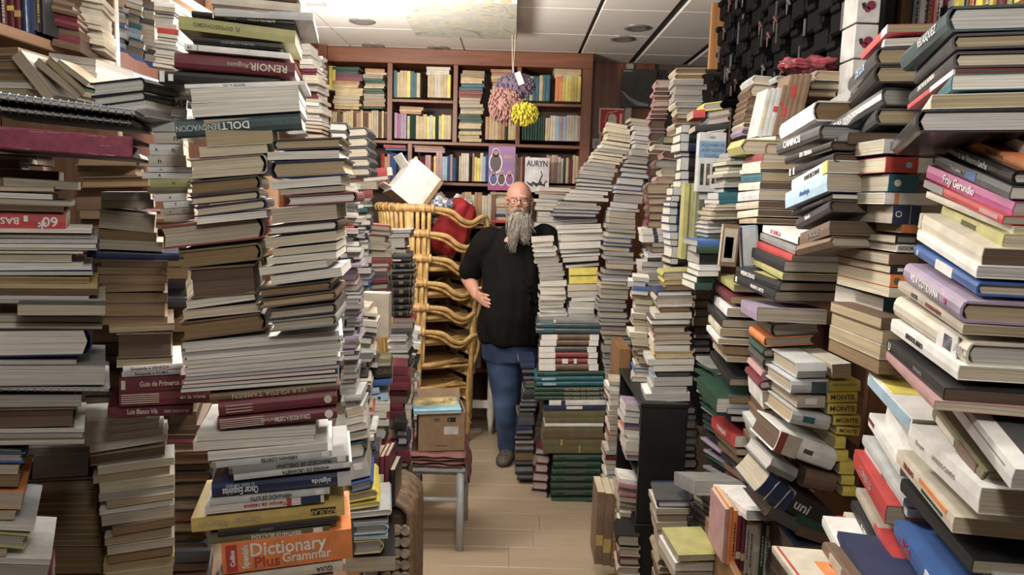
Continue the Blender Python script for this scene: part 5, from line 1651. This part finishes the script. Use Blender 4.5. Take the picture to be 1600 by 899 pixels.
m.loft([[(cx + x * w, yy, z * h) for x, z in prof] for yy in (-.0055, -.0035)]); m.build('extinguisher_symbol', Ws, o)
m = MB(); m.tube([(cx - .02*w, -.005, h*.78), (cx - .1*w, -.005, h*.86), (cx - .2*w, -.005, h*.78), (cx - .28*w, -.005, h*.45)], .0035, 6); m.tube([(cx - .05*w, -.005, h*.84), (cx + .18*w, -.005, h*.90)], .0035, 6)
m.box((w*.78, -.0055, h*.15), (w*.86, -.0035, h*.8)); m.build('hose_symbol', Ws, o)
o, w, h = wallpanel('fire_sign', 935, 211, 978, 250, YS, (.60, .02, .015), 'lower red sign with white border under the extinguisher sign', 'sign', .004)
strips(o, w, h, w * .05)
m = MB(); m.box((w*.3, -.0055, h*.2), (w*.7, -.0035, h*.75)); m.build('symbol', Ws, o)
o, w, h = wallpanel('paper_notice', 925, 217, 937, 232, YS - .03, (.62, .58, .55), 'small white notice with a barcode beside the red sign', 'notice', .003)
m = MB()
for k in range(5): m.box((w*(.3 + .1*k), -.0036, h*.25), (w*(.34 + .1*k), -.0025, h*.75))
m.build('barcode', Bk, o)
# dark picture
A = at(969, 167, YS - .06); B = at(1027, 109, YS - .06)
o = empty('picture', (A.x, YS - .06, A.z), 'dark grey picture with a pale streak leaning on the wood wall', 'picture'); w = B.x - A.x; h = B.z - A.z
m, N, L, P = nt('dark_picture_print'); tc = N.new('ShaderNodeTexCoord'); no = N.new('ShaderNodeTexNoise'); no.inputs['Scale'].default_value = 34; rp = N.new('ShaderNodeValToRGB')
rp.color_ramp.elements[0].color = (.008, .008, .008, 1); rp.color_ramp.elements[1].color = (.07, .066, .06, 1); L.new(tc.outputs['Object'], no.inputs['Vector']); L.new(no.outputs['Fac'], rp.inputs[0]); L.new(rp.outputs[0], P.inputs['Base Color']); P.inputs['Roughness'].default_value = .35
MB().bev((0, 0, 0), (w, .015, h), .002).build('canvas', m, o)
MB().tube([(w*.02, -.001, h*.42), (w*.25, -.001, h*.22), (w*.5, -.001, h*.1), (w*.8, -.001, h*.06)], [.004, .012, .016, .008], 8, ell=.1, up=(0, 0, 1)).build('pale_streak', mat('pale_blue_grey_paint', (.20, .24, .28), .6), o)
MB().box((w*.05, -.001, h*.93), (w*.3, .001, h*.96)).build('caption_strip', mat('grey_card', (.26, .25, .25), .6), o)

# ---- posters standing on the bookcase shelf
def poster(px0, py0, px1, py1, D, col, nm, lab):
    A = at(px0, py1, D); B = at(px1, py0, D)
    o = empty(nm, (A.x, D, A.z), lab, 'magazine'); w = B.x - A.x; h = B.z - A.z
    MB().bev((0, 0, 0), (w, .006, h), .001).build('cover', mat(nm + '_cover_%d' % int(px0), col, .3, noise=.25, scale=9), o); return o, w, h
o, w, h = poster(762, 229, 806, 297, 5.30, (.22, .06, .26), 'purple_magazine', 'purple magazine with pink band and outlined figures, facing front')
MB().box((0, -.001, 0), (w, .001, h*.11)).build('title_band', cover_mat('h'), o)
Wb = mat('white_outline', (.7, .68, .72), .4); Dk = mat('dark_figure', (.07, .035, .04), .4); Fl = mat('figure_skin_tone', (.45, .26, .2), .5)
def figure(cx, z0, hh, ww, shirt):
    def ovl(x, z, rx, rz, y, n=14): return [(x + rx*math.cos(k*2*math.pi/n), y, z + rz*math.sin(k*2*math.pi/n)) for k in range(n)]
    for g, y0, col2 in ((1.22, -.0012, Wb), (1.0, -.002, shirt)):
        m = MB(); m.loft([ovl(cx, z0 + hh*.4, ww*.5*g, hh*.4*g, y) for y in (y0, 0)]); m.loft([ovl(cx, z0 + hh*.84, ww*.27*g, hh*.18*g, y) for y in (y0, 0)]); m.build('printed_figure', col2, o)
    m = MB(); m.loft([ovl(cx, z0 + hh*.84, ww*.16, hh*.11, y) for y in (-.0026, 0)]); m.build('printed_face', Fl, o)
figure(w*.27, h*.42, h*.5, w*.42, Dk)
for k in range(3): figure(w*(.2 + .3*k), h*.13, h*.3, w*.26, (mat('blue_print', (.05, .06, .2), .4), Dk, mat('plum_print', (.2, .05, .16), .4))[k])
MB().box((w*.55, -.001, h*.72), (w*.9, .001, h*.79)).build('title_lettering', cover_mat('p'), o)
text_obj('title_lettering', 'Revista', .05, cover_mat('w'), Matrix(((1,0,0,w*.72), (0,0,-1,-.0015), (0,1,0,h*.88), (0,0,0,1))), o, .0002, w*.4) if False else None
o, w, h = poster(819, 247, 859, 300, 5.22, (.62, .61, .62), 'white_magazine', 'white magazine titled AURYN with dark leaping figures, facing front')
M_ = Matrix(((1,0,0,w*.5), (0,0,-1,-.0012), (0,1,0,h*.82), (0,0,0,1)))
text_obj('title_lettering', 'AURYN', .055, Bk, M_, o, .0003, w*.86, .0012)
m = MB()
for (x0, z0, x1, z1, r) in ((.18, .25, .34, .18, .05), (.3, .28, .5, .22, .06), (.45, .18, .7, .3, .06), (.55, .25, .85, .2, .05), (.6, .3, .72, .5, .03), (.72, .5, .66, .62, .02), (.1, .3, .2, .22, .03), (.8, .25, .92, .34, .03)):
    m.tube([(w*x0, -.0006, h*z0), (w*x1, -.0006, h*z1)], w*r*.9, 8, ell=.02, up=(0, 0, 1))
m.build('printed_figures', Bk, o)
# ---- hanging yarn decoration
hc_ = at(800, 152, 4.55)
o = empty('hanging_decoration', hc_, 'pink, mauve and yellow shaggy yarn pouch hanging from the ceiling', 'decoration')
def shag(name, m, c, r, n, ln, seed, droop=.6):
    rd = random.Random(seed); mb = MB(); mb.ball(c, r, 12, 8)
    for _ in range(n):
        th = math.acos(rd.uniform(-1, 1)); ph = rd.uniform(0, 2*math.pi); d = Vector((math.sin(th)*math.cos(ph), math.sin(th)*math.sin(ph), math.cos(th)))
        p = Vector(c) + Vector((d.x*r[0], d.y*r[1], d.z*r[2])) * .95; q = p + d * ln * .5 + Vector((0, 0, -ln * droop)); 
        mb.tube([p, (p + q) / 2 + d * ln * .2, q], [.006, .0055, .003], 5)
    return mb.build(name, m, o, True)
shag('pink_yarn', mat('pink_yarn', (.36, .19, .165), .9), (-.03, 0, -.03), (.095, .06, .105), 330, .04, 1)
shag('mauve_crown', mat('mauve_yarn', (.14, .10, .15), .9), (.02, 0, .075), (.115, .055, .07), 260, .022, 2)
shag('yellow_yarn', mat('yellow_yarn', (.58, .49, .05), .9), (.075, -.03, -.085), (.075, .04, .055), 240, .035, 3)
MB().box((0, -.004, 0), (.035, .004, .075), Matrix.Translation((.04, -.062, .06)) @ Matrix.Rotation(-.4, 4, 'Y')).build('white_patch', Ws, o)
for dx in (-.012, .012): MB().tube([(dx, 0, CEIL - hc_.z), (dx * .3, 0, .19), (.01, -.05, .05)], .0022, 5).build('cord', mat('cream_cord', (.6, .5, .42), .8), o)
# ================================================================ the man
SK = mat('skin', (.52, .27, .205), .5, 0, .08, 25)
def Pm(x, y, D): return at(x, y, D)
def capsule(mb, a, ra, b, rb, n=14, el=1.0, up=None):
    mb.ball(a, ra * .99, n, 8); mb.ball(b, rb * .99, n, 8); mb.tube([a, b], [ra, rb], n, True, el, up)
def chain(mb, pts, rad, n=14, it=4):
    P = catmull(pts, it); R = []
    m_ = len(pts) - 1
    for i in range(len(P)):
        f = i / it; k = min(int(f), m_ - 1); R.append(rad[k] + (rad[k+1] - rad[k]) * (f - k))
    mb.tube(P, R, n); mb.ball(P[0], R[0] * .98, n, 8); mb.ball(P[-1], R[-1] * .98, n, 8)
man = empty('person', at(803, 722, 4.52), 'bald man with long grey forked beard, black T-shirt and jeans, hand on hip', 'person'); man.location.z = 0
man.rotation_euler = (0, 0, 0)
bpy.context.view_layer.update()
MI = man.matrix_world.inverted()
DM = 4.52
hip = Pm(797, 540, DM); chest = Pm(806, 405, DM); neckb = Pm(809, 352, DM - .01); headc = Pm(811, 315, DM - .05)
shL = Pm(763, 374, DM); shR = Pm(848, 371, DM + .02)
elL = Pm(731, 432, DM + .12); wrL = Pm(745, 463, DM - .04); 
elR = Pm(868, 400, DM - .05); wrR = Pm(885, 392, DM - .27)
hipL = Pm(786, 545, DM); hipR = Pm(822, 545, DM + .02)
knL = Pm(791, 632, DM - .03); anL = Pm(795, 699, DM + .03); knR = Pm(824, 630, DM + .12); anR = Pm(818, 690, DM + .28)
bd = MB()
def ell_ring(c, rx, ry, n=18, rz=0.0):
    return [(c.x + rx*math.cos(k*2*math.pi/n) * math.cos(rz) - ry*math.sin(k*2*math.pi/n)*math.sin(rz), c.y + rx*math.cos(k*2*math.pi/n)*math.sin(rz) + ry*math.sin(k*2*math.pi/n)*math.cos(rz), c.z) for k in range(n)]
bd.loft([ell_ring(hip - Vector((0,0,.08)), .165, .12), ell_ring(hip, .175, .13), ell_ring((hip + chest)/2, .17, .14), ell_ring(chest, .185, .13), ell_ring((chest + neckb)/2, .17, .11), ell_ring(neckb + Vector((0,0,-.04)), .08, .075), ell_ring(neckb, .062, .062), ell_ring((neckb + headc)/2, .058, .06)])
# head: egg with jaw, brow, nose, ears
hd = headc
bd.ball(hd + Vector((0, .012, .028)), (.077, .094, .092), 20, 14)
bd.ball(hd + Vector((0, -.012, -.04)), (.062, .072, .075), 18, 12)
bd.ball(hd + Vector((0, -.058, -.075)), (.034, .028, .026), 12, 8)          # chin
bd.ball(hd + Vector((0, -.070, .028)), (.052, .018, .012), 12, 8)          # brow
for s_ in (-1, 1):
    bd.ball(hd + Vector((.036*s_, -.062, -.018)), (.024, .02, .02), 10, 8)  # cheeks
    bd.ball(hd + Vector((.079*s_, .012, -.002)), (.010, .020, .032), 10, 8) # ears
bd.tube([hd + Vector((0, -.080, .016)), hd + Vector((0, -.094, -.008)), hd + Vector((0, -.104, -.022))], [.007, .010, .014], 10)
for s_ in (-1, 1): bd.ball(hd + Vector((.011*s_, -.092, -.024)), (.009, .010, .008), 8, 6)
chain(bd, [shL, (shL + elL)/2 + Vector((-.01, 0, 0)), elL, (elL + wrL)/2, wrL], [.062, .054, .044, .042, .029])
chain(bd, [shR, (shR + elR)/2, elR, (elR + wrR)/2, wrR], [.062, .054, .044, .040, .029])
chain(bd, [hipL, (hipL + knL)/2, knL, (knL + anL)/2, anL], [.10, .088, .062, .058, .040])
chain(bd, [hipR, (hipR + knR)/2, knR, (knR + anR)/2, anR], [.10, .088, .062, .058, .040])
# hands: palm and five separate fingers
def hand(mb, w, fd, side, curl, L=.165):
    fd = fd.normalized(); side = side.normalized(); nrm = fd.cross(side).normalized()
    pc = w + fd * .045
    def ov(c, a, b_): return [tuple(c + side * a * math.cos(k*math.pi/6) + nrm * b_ * math.sin(k*math.pi/6)) for k in range(12)]
    mb.loft([ov(w - fd * .01, .026, .02), ov(w + fd * .02, .036, .018), ov(w + fd * .06, .043, .016), ov(w + fd * .088, .04, .013)])
    for k, (o_, l) in enumerate(((-.031, .066), (-.010, .077), (.011, .072), (.031, .056))):
        b0 = w + fd * .075 + side * o_; d = fd + side * o_ * 3
        p1 = b0 + d * l * .45 + nrm * curl * .012; p2 = b0 + d * l * .75 + nrm * curl * .030; p3 = b0 + d * l * .95 + nrm * curl * .050
        mb.tube([b0, p1, p2, p3], [.0098, .0092, .0085, .0068], 8); mb.ball(p3, .0068, 8, 6)
    b0 = w + fd * .025 - side * .03
    p1 = b0 - side * .03 + fd * .02; p2 = p1 - side * .008 + fd * .03; mb.tube([b0, p1, p2], [.014, .0115, .009], 8); mb.ball(p2, .009, 8, 6)
hand(bd, wrL, Pm(762, 472, DM - .16) - wrL, Vector((.15, -.2, -.9)), .3)
hand(bd, wrR, Vector((-.35, -.8, -.12)), Vector((-.8, .35, .0)), -.6)
body = remeshed(bd, 'body', SK, .0052, None, 2)
body.parent = man; body.matrix_parent_inverse = MI
def att(o): o.parent = man; o.matrix_parent_inverse = MI; return o
# face details
Ey = mat('eye_white', (.7, .68, .64), .2); Ir = mat('dark_iris', (.03, .02, .015), .15); Lp = mat('lips', (.36, .12, .10), .5)
m = MB(); m2 = MB()
for s_ in (-1, 1):
    c = hd + Vector((.030*s_, -.073, .004)); m.ball(c + Vector((0, .003, 0)), (.0115, .008, .0048), 12, 8); m2.ball(c + Vector((0, -.0035, 0)), (.0050, .003, .0042), 10, 6)
att(m.build('eyes', Ey, None, True)); att(m2.build('irises', Ir, None, True))
m = MB(); m.tube([hd + Vector((x, -.090 + abs(x)*.35, -.050 + abs(x)*.35)) for x in (-.028, -.014, 0, .014, .028)], [.003, .006, .0065, .006, .003], 8); att(m.build('mouth', Lp, None, True))
# glasses
m = MB(); Gm = mat('thin_dark_metal', (.12, .10, .09), .25, .7)
for s_ in (-1, 1):
    c = hd + Vector((.033*s_, -.094, .002))
    m.tube([c + Vector((.024*math.cos(a), .004*abs(math.cos(a)), .017*math.sin(a))) for a in [k*math.pi/9 for k in range(19)]], .0016, 6, False)
    m.tube([c + Vector((.024*s_, .004, .006)), hd + Vector((.076*s_, -.04, .008)), hd + Vector((.080*s_, .012, .012))], .0016, 6)
m.tube([hd + Vector((-.010, -.094, .006)), hd + Vector((0, -.099, .010)), hd + Vector((.010, -.094, .006))], .0016, 6)
att(m.build('glasses', Gm, None, True))
# beard: forked, long, of many strands over a soft core
BM = mat('grey_beard_hair', (.31, .28, .245), .8, 0, .3, 60); rb_ = random.Random(6)
core = MB()
def strand(mb, pts, r): mb.tube(catmull(pts, 4), [r * (1 - .75 * (i / (4*(len(pts)-1)))) for i in range(4*(len(pts)-1)+1)], 5)
tipL = Pm(801, 392, DM - .20); tipR = Pm(822, 380, DM - .19)
core.ball(hd + Vector((0, -.070, -.088)), (.046, .032, .034), 14, 10)
chain(core, [hd + Vector((-.02, -.075, -.10)), (hd + Vector((-.03, -.09, -.14)) + tipL)/2, tipL + Vector((0, 0, .03))], [.038, .027, .007], 12)
chain(core, [hd + Vector((.025, -.07, -.10)), (hd + Vector((.035, -.085, -.14)) + tipR)/2, tipR + Vector((0, 0, .03))], [.036, .024, .007], 12)
for i in range(420):
    k = rb_.random(); s_ = -1 if k < .55 else 1; tip = tipL if s_ < 0 else tipR
    an = rb_.uniform(-1.25, 1.25); r0 = rb_.uniform(.7, 1.05)
    st_ = hd + Vector((math.sin(an) * .060, -.034 - math.cos(an) * .058 * r0, -.052 - .035 * rb_.random() - .02 * math.cos(an)))
    if abs(an) < .35: st_ = hd + Vector((math.sin(an) * .045, -.092, -.070 - .02 * rb_.random()))
    tp = tip + Vector((rb_.gauss(0, .014), rb_.gauss(0, .008), rb_.uniform(-.015, .09)))
    if rb_.random() < .18: tp = tip + Vector((rb_.gauss(0, .024), 0, rb_.uniform(.03, .12)))
    md = (st_ + tp) / 2 + Vector((st_.x - hd.x, -.022, 0)) * .12
    strand(core, [st_, md + Vector((rb_.gauss(0, .008), 0, .03)), tp], rb_.uniform(.0022, .0040))
for i in range(70):   # moustache
    s_ = rb_.choice((-1, 1)); x0 = rb_.uniform(.002, .016) * s_
    a = hd + Vector((x0, -.094, -.036)); b2 = hd + Vector((s_ * rb_.uniform(.028, .046), -.080, -.062 - rb_.random() * .02))
    strand(core, [a, (a + b2)/2 + Vector((0, -.006, .005)), b2], .0024)
for i in range(60):   # sideburns
    s_ = rb_.choice((-1, 1)); a = hd + Vector((s_ * .074, rb_.uniform(-.03, .012), -.01 - rb_.random() * .02)); b2 = hd + Vector((s_ * .064, rb_.uniform(-.055, -.02), -.085 - rb_.random() * .04))
    strand(core, [a, (a + b2)/2 + Vector((s_ * .008, 0, 0)), b2], .0026)
att(core.build('beard', BM, None, True))
# T-shirt
sh2 = MB()
hem = Pm(797, 534, DM)
sh2.loft([ell_ring(hem, .20, .165), ell_ring(hem + Vector((0, -.004, .03)), .202, .168), ell_ring((hem*2 + chest)/3 + Vector((.004, -.012, 0)), .205, .182), ell_ring((hem + chest*2)/3 + Vector((.006, -.012, 0)), .198, .178), ell_ring(chest, .205, .155), ell_ring(chest + Vector((0, .005, .10)), .19, .128), ell_ring(chest + Vector((0, .008, .155)), .145, .10), ell_ring(neckb + Vector((0, .004, -.005)), .082, .078)], True)
chain(sh2, [shL + Vector((.02, 0, -.005)), shL + Vector((-.01, .0, -.03)), (shL + elL)/2 + Vector((-.004, -.002, .0)), shL.lerp(elL, .82)], [.084, .088, .083, .080], 16)
chain(sh2, [shR + Vector((-.02, 0, -.005)), shR + Vector((.01, -.01, -.01)), (shR + elR)/2 + Vector((.004, 0, .0)), shR.lerp(elR, .95)], [.084, .088, .086, .085], 16)
BT = mat('black_cotton', (.0065, .006, .006), .9, 0, .15, 20)
tee = remeshed(sh2, 't_shirt', BT, .009, None, 4)
tex = [None]
for v in tee.data.vertices:      # hanging folds, real relief
    p = v.co; q = (p - hem); 
    f = noise.noise(Vector((p.x * 9 + p.z * 5, p.y * 8, p.z * 3.2 + p.x * 4)))
    g_ = noise.noise(Vector((p.x * 22, p.y * 20, p.z * 7)))
    n_ = v.normal; v.co = p + n_ * (.020 * f + .006 * g_)
BT.node_tree.nodes['Principled BSDF'].inputs['Specular IOR Level'].default_value = .15
att(tee)
# jeans
jn = MB(); waist = Pm(798, 524, DM)
jn.loft([ell_ring(waist + Vector((.0, .0, 0)), .165, .135), ell_ring(hip, .178, .142), ell_ring(hip - Vector((0, 0, .09)), .172, .13)])
chain(jn, [hipL + Vector((-.005, 0, -.02)), (hipL + knL)/2, knL, (knL + anL)/2 + Vector((0, .005, 0)), anL + Vector((0, 0, .012))], [.112, .103, .080, .074, .066], 16)
chain(jn, [hipR + Vector((.005, 0, -.02)), (hipR + knR)/2, knR, (knR + anR)/2 + Vector((0, .005, 0)), anR + Vector((0, 0, .012))], [.112, .103, .080, .074, .066], 16)
m, N, L, P = nt('worn_blue_denim'); P.inputs['Roughness'].default_value = .8
tc = N.new('ShaderNodeTexCoord'); no = N.new('ShaderNodeTexNoise'); no.inputs['Scale'].default_value = 4.5; no.inputs['Detail'].default_value = 4; rp = N.new('ShaderNodeValToRGB')
rp.color_ramp.elements[0].position = .35; rp.color_ramp.elements[1].position = .72; rp.color_ramp.elements[0].color = (.010, .022, .062, 1); rp.color_ramp.elements[1].color = (.06, .11, .22, 1)
L.new(tc.outputs['Object'], no.inputs['Vector']); L.new(no.outputs['Fac'], rp.inputs[0]); L.new(rp.outputs[0], P.inputs['Base Color'])
jo = remeshed(jn, 'jeans', m, .009, None, 3)
for v in jo.data.vertices:
    p = v.co; f = noise.noise(Vector((p.x * 8, p.y * 8, p.z * 14))); low = max(0, 1 - p.z / .5)
    v.co = p + v.normal * (.010 * f * (.5 + low))
att(jo)
# clogs
Cg = mat('dark_rubber', (.085, .07, .06), .6, 0, .1)
for an, ang, dD in ((anL, -.25, 0), (anR, .3, 0)):
    sm = MB(); f_ = Vector((math.sin(ang) * 1.0, -math.cos(ang), 0)); s2 = Vector((f_.y, -f_.x, 0))
    def fr_(u, z, wd, hh): 
        c = Vector((an.x, an.y, 0)) + f_ * u
        return [tuple(c + s2 * wd * math.cos(k*math.pi/6) + Vector((0, 0, z + hh * math.sin(k*math.pi/6)))) for k in range(12)]
    sm.loft([fr_(-.075, .035, .02, .03), fr_(-.06, .04, .038, .038), fr_(-.01, .045, .042, .044), fr_(.05, .042, .048, .040), fr_(.11, .036, .052, .034), fr_(.155, .028, .042, .026), fr_(.175, .022, .02, .016)])
    for v_ in sm.v: v_.z = max(v_.z, .001)
    att(sm.build('shoe', Cg, None, True))
    hm = MB()
    for u, w_ in ((.09, -.025), (.09, .0), (.09, .025), (.12, -.015), (.12, .015), (.06, .036), (.06, -.036)):
        c = Vector((an.x, an.y, 0)) + f_ * u + s2 * w_; hm.tube([c + Vector((0, 0, .06)), c + Vector((0, 0, .077 - abs(w_) * .35 - max(0, u - .07) * .12))], .007, 8)
    att(hm.build('shoe_holes', mat('shoe_hole', (.01, .01, .01), .8), None))
build_books(370, 120)
